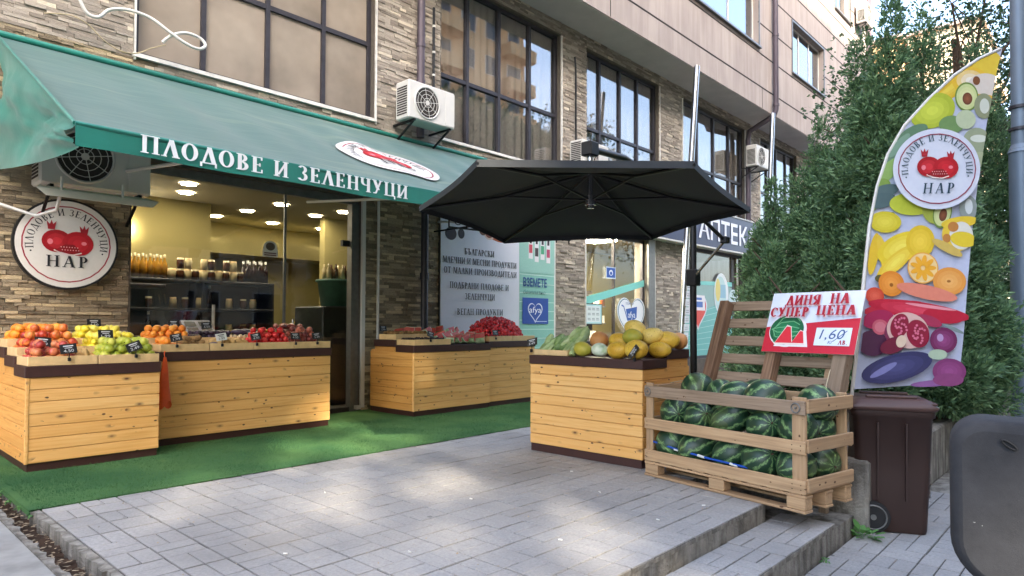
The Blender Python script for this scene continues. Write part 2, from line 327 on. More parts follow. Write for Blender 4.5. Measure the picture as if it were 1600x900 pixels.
def plank(name, L, W_, T_, loc, rot, mat, parent, bev=.004):
    """a board: L along local x, W_ along y, T_ along z; shared mesh"""
    key = (round(L, 2), round(W_, 3), round(T_, 3), mat)
    if key not in _pl:
        b = MB(); b.bbox((-L/2, -W_/2, -T_/2), (L/2, W_/2, T_/2), bev); o = b.build(name, mat, None, (0, 0, 0)); _pl[key] = o.data; bpy.data.objects.remove(o)
    o = bpy.data.objects.new(name, _pl[key]); COL.objects.link(o); mw = Matrix.Translation(loc) @ rot.to_4x4(); o.matrix_basis = mw
    WM[o.name] = mw; adopt(o, parent); return o
def axes(x, z):
    x = Vector(x).normalized(); z = Vector(z).normalized(); y = z.cross(x).normalized(); z = x.cross(y)
    return Matrix(((x.x, y.x, z.x), (x.y, y.y, z.y), (x.z, y.z, z.z)))

# ------------------------------------------------------------------ flat print engine (posters, signs, lettering)
T_, t_, S_, H_ = .17, .06, .08, .055
def _stem(x, s0=1, s1=1, y0=0, y1=1, w_=None):
    w_ = w_ or T_; o = [('R', x, y0, x+w_, y1)]
    if s0: o.append(('R', x-S_, y0, x+w_+S_, y0+H_))
    if s1: o.append(('R', x-S_, y1-H_, x+w_+S_, y1))
    return o
G = {
 'А': (.78, [('L', .06, 0, .36, 1, t_), ('L', .56, 0, .32, 1, T_), ('R', .17, .3, .55, .36), ('R', -.02, 0, .2, H_), ('R', .48, 0, .8, H_)]),
 'Б': (.68, _stem(.1)+[('R', .1, .94, .58, 1), ('R', .54, .8, .6, 1), ('A', .3, .28, .32, .28, -90, 90, T_, t_), ('R', .2, .5, .32, .56), ('R', .2, 0, .32, .06)]),
 'В': (.7, _stem(.1)+[('A', .3, .76, .26, .24, -90, 90, .15, t_), ('A', .3, .27, .33, .27, -90, 90, T_, t_), ('R', .2, .94, .31, 1), ('R', .2, .49, .31, .55), ('R', .2, 0, .31, .06)]),
 'Г': (.6, _stem(.1)+[('R', .1, .94, .56, 1), ('R', .51, .78, .57, 1)]),
 'Д': (.8, [('L', .1, .05, .38, 1, t_), ('L', .58, .05, .33, 1, T_), ('R', .0, 0, .8, .07), ('R', 0, -.2, .06, .05), ('R', .74, -.2, .8, .05)]),
 'Е': (.66, _stem(.1)+[('R', .1, .94, .58, 1), ('R', .1, .47, .48, .53), ('R', .1, 0, .6, .06), ('R', .53, .8, .58, 1), ('R', .55, 0, .6, .22), ('R', .43, .4, .48, .6)]),
 'З': (.62, [('A', .26, .75, .27, .25, -90, 150, .15, t_), ('A', .26, .27, .31, .27, -150, 90, T_, t_)]),
 'И': (.86, _stem(.1, w_=.15)+_stem(.62, w_=.15)+[('L', .22, .12, .62, .86, .07)]),
 'К': (.78, _stem(.1)+[('L', .2, .42, .6, 1, .07), ('L', .6, 0, .34, .56, T_), ('R', .52, .945, .72, 1), ('R', .52, 0, .82, H_)]),
 'Л': (.78, [('L', .06, 0, .36, 1, t_), ('L', .56, 0, .32, 1, T_), ('R', -.02, 0, .2, H_), ('R', .48, 0, .8, H_)]),
 'М': (.96, _stem(.08, w_=.07)+_stem(.74, w_=.15)+[('L', .42, .04, .1, 1, .15), ('L', .46, .04, .76, 1, .06)]),
 'Н': (.84, _stem(.1, w_=.15)+_stem(.6, w_=.15)+[('R', .2, .47, .65, .53)]),
 'О': (.8, [('A', .4, .5, .38, .51, 0, 360, T_, .05)]),
 'П': (.84, _stem(.1, w_=.15)+_stem(.6, w_=.15)+[('R', .1, .94, .7, 1)]),
 'Р': (.66, _stem(.1)+[('A', .3, .72, .3, .28, -90, 90, T_, t_), ('R', .2, .94, .31, 1), ('R', .2, .44, .31, .5)]),
 'С': (.72, [('A', .4, .5, .36, .51, 48, 312, T_, .05), ('R', .62, .68, .67, .96)]),
 'Т': (.72, _stem(.28, 1, 0)+[('R', .02, .94, .71, 1), ('R', .02, .78, .07, 1), ('R', .66, .78, .71, 1)]),
 'У': (.76, [('L', .34, .3, .04, 1, T_), ('L', .2, .02, .58, 1, .07), ('R', -.02, .945, .28, 1), ('R', .5, .945, .74, 1), ('R', .08, 0, .26, .08)]),
 'Ц': (.88, _stem(.1, w_=.15)+_stem(.6, w_=.15)+[('R', .1, 0, .82, .06), ('R', .78, -.2, .84, .06)]),
 'Ч': (.76, _stem(.5)+[('R', .06, .6, .2, 1), ('R', -.01, .945, .27, 1), ('A', .34, .64, .27, .2, 180, 270, .15, .07), ('R', .33, .44, .54, .51)]),
 'Ъ': (.82, _stem(.24)+[('R', .02, .94, .32, 1), ('R', .02, .8, .07, 1), ('A', .44, .27, .32, .27, -90, 90, T_, t_), ('R', .32, .48, .45, .54), ('R', .32, 0, .45, .06)]),
 'Я': (.74, _stem(.48)+[('A', .36, .72, .3, .28, 90, 270, T_, t_), ('R', .34, .94, .5, 1), ('R', .34, .44, .5, .5), ('L', .06, 0, .42, .48, .16), ('R', -.02, 0, .26, H_)]),
 ',': (.28, [('R', .06, 0, .18, .12), ('L', .06, -.16, .12, .02, .07)]), '.': (.26, [('R', .06, 0, .2, .14)]), '•': (.4, [('A', .2, .45, .12, .12, 0, 360, .12, .12)]), ' ': (.36, []),
}
class Print:
    """P(u, v, layer) -> world point; every shape is a flat printed patch, one layer above the last"""
    def __init__(s, P): s.P = P; s.v = []; s.f = []; s.c = []; s.k = 0
    def _add(s, pts, faces, col, step=True):
        if step: s.k += 1
        b = len(s.v); s.v += [s.P(p[0], p[1], s.k) for p in pts]; c = lin(col)
        for f in faces: s.f.append([b+i for i in f]); s.c.append(c)
    def poly(s, pts, col, step=True): s._add(pts, [tuple(range(len(pts)))], col, step)
    def rect(s, u0, v0, u1, v1, col, nu=1, nv=1, step=True):
        pts = [(u0+(u1-u0)*i/nu, v0+(v1-v0)*j/nv) for j in range(nv+1) for i in range(nu+1)]
        s._add(pts, [(j*(nu+1)+i, j*(nu+1)+i+1, (j+1)*(nu+1)+i+1, (j+1)*(nu+1)+i) for j in range(nv) for i in range(nu)], col, step)
    def ell(s, cx, cy, rx, ry, col, rot=0, n=28, hi=None, step=True, sup=1):
        s.k += step; ca, sa = math.cos(R(rot)), math.sin(R(rot)); b = len(s.v)
        s.v.append(s.P(cx, cy, s.k)); c0, c1 = lin(hi or col), lin(col)
        for r in range(1, 4):
            for i in range(n):
                a = 2*math.pi*i/n; x = math.copysign(abs(math.cos(a))**sup, math.cos(a))*rx*r/3; y = math.copysign(abs(math.sin(a))**sup, math.sin(a))*ry*r/3
                s.v.append(s.P(cx+x*ca-y*sa, cy+x*sa+y*ca, s.k))
        for r in range(3):
            c = [c0[j]*(2-r)/2+c1[j]*r/2 for j in range(4)]
            for i in range(n):
                j = (i+1) % n
                if r == 0: s.f.append([b, b+1+i, b+1+j])
                else: s.f.append([b+1+(r-1)*n+i, b+1+r*n+i, b+1+r*n+j, b+1+(r-1)*n+j])
                s.c.append(c)
    def arc(s, cx, cy, rx, ry, a0, a1, wt, wn, col, m=None):
        n = max(6, int(abs(a1-a0)/14)); m = m or (lambda x, y: (x, y)); pts = []
        for i in range(n+1):
            a = R(a0+(a1-a0)*i/n); c, d = math.cos(a), math.sin(a)
            pts += [m(cx+rx*c, cy+ry*d), m(cx+(rx-wt)*c, cy+(ry-wn)*d)]
        s._add(pts, [(2*i, 2*i+1, 2*i+3, 2*i+2) for i in range(n)], col)
    def line(s, pts, w_, col):
        for a, b in zip(pts, pts[1:]):
            dx, dy = b[0]-a[0], b[1]-a[1]; L = math.hypot(dx, dy) or 1; nx, ny = -dy/L*w_/2, dx/L*w_/2
            s._add([(a[0]+nx, a[1]+ny), (a[0]-nx, a[1]-ny), (b[0]-nx, b[1]-ny), (b[0]+nx, b[1]+ny)], [(0, 1, 2, 3)], col, False)
        s.k += 1
    def glyph(s, ch, col, m, bold=0):
        adv, st = G[ch]
        for q in st:
            if q[0] == 'R': s._add([m(q[1]-bold/2, q[2]), m(q[3]+bold/2, q[2]), m(q[3]+bold/2, q[4]), m(q[1]-bold/2, q[4])], [(0, 1, 2, 3)], col)
            elif q[0] == 'L':
                x0, y0, x1, y1, w_ = q[1:]; w_ += bold; s._add([m(x0-bold/2, y0), m(x0+w_, y0), m(x1+w_, y1), m(x1-bold/2, y1)], [(0, 1, 2, 3)], col)
            else: s.arc(q[1], q[2], q[3]+bold/2, q[4], q[5], q[6], min(q[7]+bold, q[3]), min(q[8]+bold/2, q[4]), col, m)
        return adv
    def serif(s, txt, u, v, h, col, wide=1., ital=0, fit=None, bold=0, gap=.09):
        L = sum(G[c][0]+gap for c in txt)
        if fit: wide = fit/(L*h)
        x = 0; k0 = s.k
        for c in txt:
            s.k = k0; s.glyph(c, col, lambda a, b, x=x: (u+((x+a)*wide+ital*b)*h, v+b*h), bold); x += G[c][0]+gap
        s.k = k0+10; return L*h*wide
    def ring(s, txt, cx, cy, r, h, col, a0, a1, cwise=True):
        L = sum(G[c][0]+.12 for c in txt); x = 0; k0 = s.k
        for c in txt:
            a = R(a0+(a1-a0)*(x+G[c][0]/2)/L); s.k = k0; w0 = G[c][0]/2
            def m(p, q, a=a, w0=w0):
                px, py = (p-w0)*h, r+q*h; return (cx+px*math.sin(a)+py*math.cos(a), cy-px*math.cos(a)+py*math.sin(a))
            s.glyph(c, col, m); x += G[c][0]+.12
        s.k = k0+10
    def sans(s, txt, u, v, h, col, fit=None, bold=.0, shear=0):
        cu = bpy.data.curves.new('lettering', 'FONT'); cu.body = txt; cu.resolution_u = 3; cu.offset = bold; cu.shear = shear
        o = bpy.data.objects.new('lettering', cu); COL.objects.link(o); bpy.context.view_layer.update(); me = o.to_mesh()
        if len(me.vertices):
            xs = [q.co.x for q in me.vertices]; ys = [q.co.y for q in me.vertices]; kx = (fit/(max(xs)-min(xs))) if fit else h/.73; x0 = min(xs); ky = h/.73
            s._add([(u+(q.co.x-x0)*kx, v+q.co.y*ky) for q in me.vertices], [tuple(f.vertices) for f in me.polygons], col)
        o.to_mesh_clear(); bpy.data.objects.remove(o); bpy.data.curves.remove(cu)
    def build(s, name, parent=None, mat='print'):
        a = np.array([tuple(v) for v in s.v]); org = Vector(((a.min(0)+a.max(0))/2).tolist())
        if parent is None: org.z = float(a[:, 2].min())
        me = bpy.data.meshes.new(name); me.from_pydata([Vector(v)-org for v in s.v], [], s.f); me.materials.append(M[mat])
        at = me.color_attributes.new('Col', 'FLOAT_COLOR', 'CORNER'); buf = []
        for f, c in zip(s.f, s.c): buf += list(c)*len(f)
        at.data.foreach_set('color', buf); me.update()
        o = bpy.data.objects.new(name, me); COL.objects.link(o); o.location = org; WM[o.name] = Matrix.Translation(org); adopt(o, parent); return o
def planeP(o, ux, vx, eps=.0004):
    o, ux, vx = Vector(o), Vector(ux), Vector(vx); n = ux.cross(vx).normalized()
    return lambda u, v, k: o+ux*u+vx*v+n*(k*eps)
# ================================================================== SETTING
def struct(o): o['kind'] = 'structure'; return o
struct(MB().box((-60, -60, -.7), (160, 120, -.42)).build('ground', 'asphalt'))
# terrace core
b = MB(); b.prism([(1.07, 1.80), (4.47, 1.80), (4.47, 2.30), (5.30, 2.30), (5.30, 3.4), (40, 3.4), (40, 7.7), (1.07, 7.7)], -.40, -.034)
terrace = struct(b.build('terrace_base', 'old_concrete'))
# slab pavers: each slab is one piece with eight basket-woven bricks in relief
def slab_mesh(LX, LY, flip, seed):
    rr = random.Random(seed); b = MB().mat('paver'); g = .0055
    for i in range(2):
        for j in range(2):
            x0, y0 = i*LX/2, j*LY/2
            for k in range(2):
                if (i+j+flip) % 2: a = (x0+g, y0+k*LY/4+g*.6, x0+LX/2-g, y0+(k+1)*LY/4-g*.6)
                else: a = (x0+k*LX/4+g*.6, y0+g, x0+(k+1)*LX/4-g*.6, y0+LY/2-g)
                dz = rr.uniform(-.0015, .0015)
                z = .034+dz; c = .0018
                vs = [(a[0], a[1], z-c), (a[2], a[1], z-c), (a[2], a[3], z-c), (a[0], a[3], z-c), (a[0]+c, a[1]+c, z), (a[2]-c, a[1]+c, z), (a[2]-c, a[3]-c, z), (a[0]+c, a[3]-c, z), (a[0], a[1], .024), (a[2], a[1], .024), (a[2], a[3], .024), (a[0], a[3], .024)]
                b.add(vs, [(4, 5, 6, 7), (0, 1, 5, 4), (1, 2, 6, 5), (2, 3, 7, 6), (3, 0, 4, 7), (8, 9, 1, 0), (9, 10, 2, 1), (10, 11, 3, 2), (11, 8, 0, 3)])
    b.mat('old_concrete').box((g*.3, g*.3, 0), (LX-g*.3, LY-g*.3, .0235)); b.mat('joint_dark').box((g*.3+.003, g*.3+.003, .0236), (LX-g*.3-.003, LY-g*.3-.003, .0255)); o = b.build('x', None, None, (0, 0, 0)); me = o.data; bpy.data.objects.remove(o); return me
SM = {}
def slab(x, y, LX, LY, z, parent, tilt=.0015):
    key = (round(LX, 3), round(LY, 3), random.randint(0, 3))
    if key not in SM: SM[key] = slab_mesh(LX, LY, key[2] % 2, hash(key) % 999)
    o = bpy.data.objects.new('paving_slab', SM[key]); COL.objects.link(o)
    o.location = (x, y, z); o.rotation_euler = (random.gauss(0, tilt), random.gauss(0, tilt), 0); WM[o.name] = Matrix.Translation((x, y, z)); adopt(o, parent)
PX_, PY_ = .434, .4526
nsl = 0
for j in range(8):                                   # rows from the step edge back to the turf
    y0 = 4.742-.4526*(j+0) - 0
    y0 = 5.194-PY_*(j+1)+.0
    for i in range(26):
        x0 = 1.083+PX_*i
        if y0 < 1.6: y0, short = 1.797, True
        else: short = False
        if x0+PX_ > 8.6: continue
        yb = y0; ly = PY_ if not short else 5.194-PY_*7-1.797
        if y0 < 2.4 and x0+PX_ > 4.6: continue
        if y0 < 3.3 and x0 > 5.2: continue
        slab(x0, yb, PX_-.002, ly-.002, -.034, terrace); nsl += 1
# front edge course of the terrace (between the last full row and the nosing)
ylast = 5.194-PY_*7
b = MB()
for i in range(8):
    x0 = 1.083+PX_*i
    if x0 > 4.47: break
# farther terrace beyond the individually laid slabs, and beneath the turf: one sheet
far = MB(); far.box((8.6, 3.4, -.036), (40, 5.19, -.003)); o = far.build('paving', 'paver', terrace)
b = MB(); b.grid(lambda u, v: (u*12.9+1.02, 5.10+v*2.6+(.012*math.sin(u*40) if v == 0 else 0), .009+.003*math.sin(u*90)*math.sin(v*17)), 130, 12, True)
b.box((1.02, 5.11, -.03), (13.9, 7.7, .004)); turf = struct(b.build('turf_carpet', 'turf'))
# turf pile: short upright fibres (one mass)
n = 42000; px = rng.uniform(1.06, 8.2, n); py = rng.uniform(5.08, 6.8, n); hh = rng.uniform(.008, .02, n); an = rng.uniform(0, 6.28, n); lx, ly = rng.normal(0, .006, n), rng.normal(0, .006, n)
V = np.zeros((n, 3, 3)); V[:, 0] = np.stack([px-.0025*np.cos(an), py-.0025*np.sin(an), np.full(n, .008)], 1); V[:, 1] = np.stack([px+.0025*np.cos(an), py+.0025*np.sin(an), np.full(n, .008)], 1); V[:, 2] = np.stack([px+lx, py+ly, .008+hh], 1)
def tri_mesh(name, V, mat, k=3):
    n = V.shape[0]; me = bpy.data.meshes.new(name); me.vertices.add(n*k); me.vertices.foreach_set('co', V.reshape(-1)); me.loops.add(n*k); me.loops.foreach_set('vertex_index', np.arange(n*k, dtype=np.int32))
    me.polygons.add(n); me.polygons.foreach_set('loop_start', np.arange(0, n*k, k, dtype=np.int32)); me.polygons.foreach_set('loop_total', np.full(n, k, dtype=np.int32)); me.materials.append(M[mat]); me.update(); me.validate(); return me
o = bpy.data.objects.new('turf_pile', tri_mesh('turf_pile', V, 'turf')); COL.objects.link(o); tag(o, kind='stuff'); adopt(o, None); o.parent = turf; o.matrix_parent_inverse = WM[turf.name].inverted()
# step 2 tread and lower pavement
b = MB(); b.prism([(-3, 1.435), (5.135, 1.435), (5.135, 2.3), (4.48, 2.3), (4.48, 1.795), (-3, 1.795)], -.42, -.154); step = struct(b.build('lower_step', 'old_concrete'))
for i in range(10):
    x0 = .82+PX_*i
    if x0+PX_ < 5.15: slab(x0, 1.43, PX_-.002, .364, -.154, step)
low = struct(MB().box((-6, -8, -.6), (40, 1.43, -.324)).build('lower_pavement', 'old_concrete'))
for i in range(9):
    for j in range(4):
        x0, y0 = 3.06+PX_*i, 1.425-PY_*(j+1); slab(x0, y0, PX_-.002, PY_-.002, -.324, low)
# terrace left edge: kerb stones, drainage ditch with soil, neighbouring asphalt pavement
struct(MB().box((-8, 1.82, -.4), (.86, 7.7, -.006)).build('side_pavement', 'concrete'))
kb = MB()
ditch = struct(MB().grid(lambda u, v: (.9+u*.17, 1.9+v*5.8, -.075+.018*noise.noise((u*3, v*40, 1))-.02*math.sin(u*3.14)), 6, 160).build('drainage_ditch', 'soil'))
y = 1.83; rr = random.Random(4)
while y < 7.3:
    L = rr.uniform(.35, .55)
    for (x0, x1) in ((.862, .905), (1.035, 1.075)):
        c = MB(); n_ = 9; vs = []
        jag = [rr.uniform(-.012, .012) for _ in range(n_+1)]
        s = 1 if x0 > 1 else -1
        prof = [(x0 if s < 0 else x1, 0)]
        def P(i, k):
            yy = y+.003+(L-.006)*i/n_; e = (x1+jag[i] if s < 0 else x0+jag[i]); q = [(x0 if s < 0 else x1, -.12), (x0 if s < 0 else x1, .001), (e, -.002+jag[i]*.3), (e, -.12)][k]; return (q[0], yy, q[1])
        vs = [P(i, k) for i in range(n_+1) for k in range(4)]
        fs = [(i*4+k, i*4+k+1, i*4+k+5, i*4+k+4) for i in range(n_) for k in range(3)]+[(0, 3, 2, 1), tuple(n_*4+k for k in range(4))]
        c.add(vs, fs); o = c.build('kerb_stone', 'old_concrete', ditch)
    y += L
# dry leaves and litter in the ditch / on the paving
V = []
for k in range(520):
    if k < 330: x, y_, z = rr.uniform(.91, 1.05), rr.uniform(2.8, 7.0), -.07
    else: x, y_, z = rr.uniform(1.2, 4.3), rr.uniform(2.0, 5.0), .003
    s = rr.uniform(.006, .022) if k < 330 else rr.uniform(.003, .009); a = rr.uniform(0, 6.28)
    V.append([(x+s*math.cos(a+q), y_+s*.6*math.sin(a+q), z+rr.uniform(0, .008)) for q in (0, 1.3, 3.1, 4.5)])
simple('leaf_litter', '9a8a72', .9, 0, .5, 30)
o = bpy.data.objects.new('leaf_litter', tri_mesh('leaf_litter', np.array(V), 'leaf_litter', 4)); COL.objects.link(o); tag(o, kind='stuff', label='dry leaves and chips in the drainage ditch and on paving')
# cigarette ends and white chips on the paving
b = MB()
for x, y_ in ((1.75, 3.2), (2.55, 4.15), (3.15, 3.28), (3.6, 2.1), (2.2, 2.75), (4.3, 3.3), (3.9, 2.75), (2.9, 2.3), (4.1, 2.05)):
    a = rr.uniform(0, 3); b.cyl((x, y_, .006), (x+.022*math.cos(a), y_+.022*math.sin(a), .006), .0045, n=6)
tag(b.build('cigarette_end', 'white_trim'), kind='stuff', label='white cigarette ends scattered on the grey paving')

# ------------------------------------------------------------------ shop building
FY, WY = 6.9, 7.7
bld = thing('apartment_building', 'long apartment building with pinkish rendered upper floors over stone clad shops', 'building', (6, WY, 0))
XL, XR = -6, 27.35
OPEN = [(2.38, 5.24, 0, 2.93), (10.42, 12.66, .35, 3.05), (14.35, 17.8, .35, 3.1), (19, 22, .35, 3.1)]
UW = [(2.38, 5.43), (6.68, 9.62), (10.46, 13.18), (14.27, 17.83), (18.85, 21.8), (22.9, 25.9)]
OPEN += [(a, c, 4.07, 6.62) for a, c in UW]+[(-2.5, 1.0-.6, 4.07, 6.62)]
def wall_grid(b, x0, x1, z0, z1, y0, y1, holes):
    xs = sorted({x0, x1, *[h[0] for h in holes], *[h[1] for h in holes]}); zs = sorted({z0, z1, *[h[2] for h in holes], *[h[3] for h in holes]})
    xs = [x for x in xs if x0 <= x <= x1]; zs = [z for z in zs if z0 <= z <= z1]
    for za, zb in zip(zs, zs[1:]):
        run = None
        for xa, xb in zip(xs, xs[1:]):
            hole = any(h[0] <= (xa+xb)/2 <= h[1] and h[2] <= (za+zb)/2 <= h[3] for h in holes)
            if not hole: run = (run[0] if run else xa, xb)
            if hole and run: b.box((run[0], y0, za), (run[1], y1, zb)); run = None
        if run: b.box((run[0], y0, za), (run[1], y1, zb))
b = MB(); wall_grid(b, XL, XR, -.4, 6.95, WY, WY+.3, OPEN); wall_lo = b.build('wall', 'mortar', bld)
b = MB().mat('render'); UP = [(14.4-1.95, 16.9, 8.46, 9.95), (19.3, 22.0, 8.46, 9.95), (23.2, 24.9, 11.75, 13.3), (12.3, 14.2, 11.75, 13.3), (16.2, 17.6, 11.75, 13.3), (19.3, 22.0, 11.75, 13.3), (6, 8, 8.46, 9.95)]
wall_grid(b, XL, XR, 6.885, 15.2, FY, FY+.35, UP); wall_up = b.build('wall', None, bld); wall_up['label'] = 'pinkish grey rendered upper wall'
b = MB(); b.box((XL, FY+.02, 6.87), (XR-.02, WY+.28, 6.905)); b.build('soffit', 'soffit', bld)
b = MB(); b.box((XL, WY+.3, 6.96), (XR-.02, 18, 15.1)); b.box((XR-.05, WY+.31, -.4), (XR-.03, 18, 6.9)); b.build('back_volume', 'render', bld)
# grooves in the render (dark joints)
b = MB()
for z in (7.44, 8.32, 9.12, 10.05, 10.75, 11.4, 12.3): 
    xs = XL
    for h in sorted(UP)+[(XR, XR, 0, 0)]:
        if h[2]-.02 < z < h[3]+.02 or h[0] == XR: b.box((xs, FY-.004, z-.018), (h[0], FY+.02, z+.018)); xs = h[1]
for x in (10.1, 17.1, 22.5): b.box((x, FY-.004, 6.9), (x+.02, FY+.02, 7.42))
b.build('wall_joint', 'groove', bld)
b = MB(); b.box((XR-.5, FY-.06, 6.88), (XR+.02, FY-.002, 15.2)); simple('corner_mauve', '6f5f66', .8); b.build('corner_strip', 'corner_mauve', bld)
# upper-floor windows (reveals, frames, panes, sills)
for h in UP:
    f = MB().mat('white_metal'); x0, x1, z0, z1 = h; y = FY+.14; n_ = 3 if x1-x0 > 2 else 2
    for z in (z0, z1-.05): f.box((x0, y, z), (x1, y+.06, z+.05))
    for k in range(n_+1):
        x = x0+(x1-x0-.05)*k/n_; f.box((x, y+.003, z0+.05), (x+.05, y+.057, z1-.05))
    fo = f.build('window', None, bld)
    for k in range(n_):
        xa = x0+.05+(x1-x0-.05)*k/n_; xb = x0+(x1-x0-.05)*(k+1)/n_; MB().box((xa, y+.02, z0+.05), (xb, y+.035, z1-.05)).build('pane', 'glass_upper', fo)
    MB().box((x0, y+.2, z0), (x1, y+.21, z1)).build('curtain', 'curtain_white' if x0 > 15 else 'room_dark', fo)
    MB().box((x0-.06, FY-.07, z0-.045), (x1+.06, FY+.13, z0-.002)).build('sill', 'frame_grey', fo)
    c = MB()
    for q in ((x0-.05, x0), (x1, x1+.05)): c.box((q[0], FY-.025, z0), (q[1], FY-.003, z1))
    c.box((x0-.05, FY-.025, z1), (x1+.05, FY-.003, z1+.05)); c.build('frame', 'frame_grey', fo)
# big first-floor windows: dark mullions, tinted panes, curtains behind
def big_window(x0, x1, z0, z1, muls, zbar, cur, frame='frame_dark', gl='glass_window', panel=None):
    y = WY+.10; f = MB(); 
    for z in (z0, z1-.05): f.box((x0, y-.03, z), (x1, y+.05, z+.05))
    xs = [x0]+muls+[x1]; w_ = .055
    f.box((x0, y-.03, z0+.05), (x0+w_, y+.05, z1-.05)); f.box((x1-w_, y-.03, z0+.05), (x1, y+.05, z1-.05))
    for x in muls: f.box((x-w_/2, y-.035, z0+.05), (x+w_/2, y+.05, z1-.05))
    for a, c in zip(xs, xs[1:]): f.box((a+w_*.5 if a in muls else a+w_, y-.028, zbar-.03), (c-w_*.5 if c in muls else c-w_, y+.048, zbar+.03))
    fo = f.build('window', frame, bld)
    for a, c in zip(xs, xs[1:]):
        for (za, zb) in ((z0+.04, zbar-.02), (zbar+.02, z1-.04)):
            MB().box((a+.015, y+.005, za), (c-.015, y+.013, zb)).build('pane', gl, fo)
    nn = int((x1-x0)*24); c = MB(); c.grid(lambda u, v: (x0+u*(x1-x0), y+.085+.02*math.sin(u*nn*1.3+math.sin(u*17)*2), z0+v*(z1-z0)), nn*2, 1); c.build('curtain', cur, fo)
    MB().box((x0-.03, WY-.05, z0-.045), (x1+.03, WY+.07, z0-.003)).build('sill', 'white_trim', fo)
    return fo
big_window(2.38, 5.43, 4.07, 6.62, [3.12, 3.9, 4.68], 5.14, 'curtain_tan', gl='painted_reflection')
big_window(6.68, 9.62, 4.07, 6.62, [7.31, 8.05, 8.84], 5.10, 'curtain_beige')
big_window(10.46, 13.18, 4.07, 6.62, [11.0, 11.74, 12.42], 5.10, 'curtain_beige')
big_window(14.27, 17.83, 4.07, 6.62, [15.2, 16.1, 17.0], 5.10, 'curtain_beige')
big_window(18.85, 21.8, 4.07, 6.62, [19.6, 20.3, 21.1], 5.10, 'curtain_beige'); big_window(22.9, 25.9, 4.07, 6.62, [23.6, 24.4, 25.1], 5.10, 'curtain_beige')
big_window(-2.5, .4, 4.07, 6.62, [-1.7, -.9, -.2], 5.10, 'curtain_beige')
MB().box((XL, WY+.9, 4.0), (XR-.1, WY+.93, 6.9)).build('partition', 'room_dark', bld)
# stone strips
LO = [(-1.2, 2.36, 0, 4.02), (5.27, 6.64, 0, 4.03), (6.64, 9.46, 2.97, 4.02), (9.46, 10.40, 0, 4.03), (10.4, 12.98, 3.07, 4.02), (12.98, 14.30, 0, 4.03), (14.3, 17.85, 3.1, 4.02), (17.85, 18.9, 0, 4.03), (2.36, 5.27, 3.62, 4.02), (18.9, 23, 3.1, 4.02), (22.0, 26, 0, 3.1),
      (5.45, 6.66, 4.03, 6.87), (9.64, 10.44, 4.03, 6.87), (13.2, 14.25, 4.03, 6.87), (17.85, 18.83, 4.03, 6.87), (21.82, 22.88, 4.03, 6.87), (.42, 2.36, 4.02, 6.87), (2.36, 5.45, 6.65, 6.87), (6.66, 9.64, 6.65, 6.87), (10.44, 13.2, 6.65, 6.87), (14.25, 17.85, 6.65, 6.87), (18.83, 21.82, 6.65, 6.87), (22.88, 27.2, 6.65, 6.87)]
strips = []
rs = random.Random(11)
for (x0, x1, z0, z1) in LO:
    z = z0
    while z < z1-.02:
        h = min(rs.choice((.026, .032, .038, .044)), z1-z); x = x0-rs.uniform(0, .12)
        if z+h > z1-.02: h = z1-z
        while x < x1:
            L = rs.uniform(.09, .30); a, c = max(x, x0), min(x+L, x1)
            if c-a > .01: strips.append((a+.0015, c-.0015, z+.001, z+h-.001, rs.choice((.006, .012, .016, .024, .03))*rs.uniform(.45, .8), (x0, x1, z0, z1)))
            x += L
        z += h
def near(s): return (s[0]-1.6)**2*.6+abs(s[2]-1.6)*.8 if s[0] > 1.05 and .85 < s[2] < 2.4 and s[0] < 2.36 else (3+(s[0]-5.3)**2+abs(s[2]-2) if 5.2 < s[0] < 6.7 and .9 < s[2] < 2.8 else 99)
order = sorted(range(len(strips)), key=lambda i: near(strips[i])); ind = set(order[:296])
st_lo, st_br = MB(), MB()
sm_ = {}
for i, s in enumerate(strips):
    a, c, z0, z1, d, _ = s; brown = a < 2.4 and z0 < 4.0 or (5.2 < a < 6.7 and z0 < 3.3)  # strips under the awning take the warm-lit copy of the stone
    if i in ind:
        key = (round((c-a)/.04), round((z1-z0)/.008), round(d/.01)); ex = ((c-a)/2, (z1-z0)/2)
        if key not in sm_:
            q = MB().bbox((-key[0]*.02+.001, 0, -key[1]*.004), (key[0]*.02-.001, .001+.01*key[2]+.012, key[1]*.004), .003); o = q.build('x', 'stone2', None, (0, 0, 0)); sm_[key] = o.data; bpy.data.objects.remove(o)
        o = bpy.data.objects.new('stone_strip', sm_[key]); COL.objects.link(o); o.location = ((a+c)/2, WY-d+rs.uniform(-.004, .002), (z0+z1)/2); o.scale = (ex[0]*2/max(.02, key[0]*.04), 1, ex[1]*2/max(.008, key[1]*.008)); adopt(o, wall_lo); WM[o.name] = Matrix()
    else:
        b = st_br if brown else st_lo; yb = WY+.001
        vs = [(a, WY-d, z0), (c, WY-d, z0), (c, WY-d, z1), (a, WY-d, z1), (a, yb, z0), (c, yb, z0), (c, yb, z1), (a, yb, z1)]
        b.add(vs, [(0, 1, 2, 3), (0, 4, 5, 1), (1, 5, 6, 2), (2, 6, 7, 3), (3, 7, 4, 0)])
tag(st_lo.build('stone_cladding', 'stone', wall_lo), kind='stuff'); tag(st_br.build('stone_cladding', 'stone2', wall_lo), kind='stuff')
# corner beads of the stone piers (pale metal lines)
b = MB()
for x in (2.365, 5.45, 9.64, 9.46+.93, 12.975, 13.21, 14.27, 17.84, 18.84): b.box((x, WY-.034, 4.0 if x in (2.365, 5.45, 9.64, 13.21, 17.84, 18.84, 14.27) else 0), (x+.018, WY+.02, 6.62 if x in (2.365, 5.45, 9.64, 13.21, 17.84, 18.84, 14.27) else 3.1))
b.box((5.5, WY-.05, 0), (5.525, WY-.02, 3.3)); b.build('corner_bead', 'white_trim', bld)
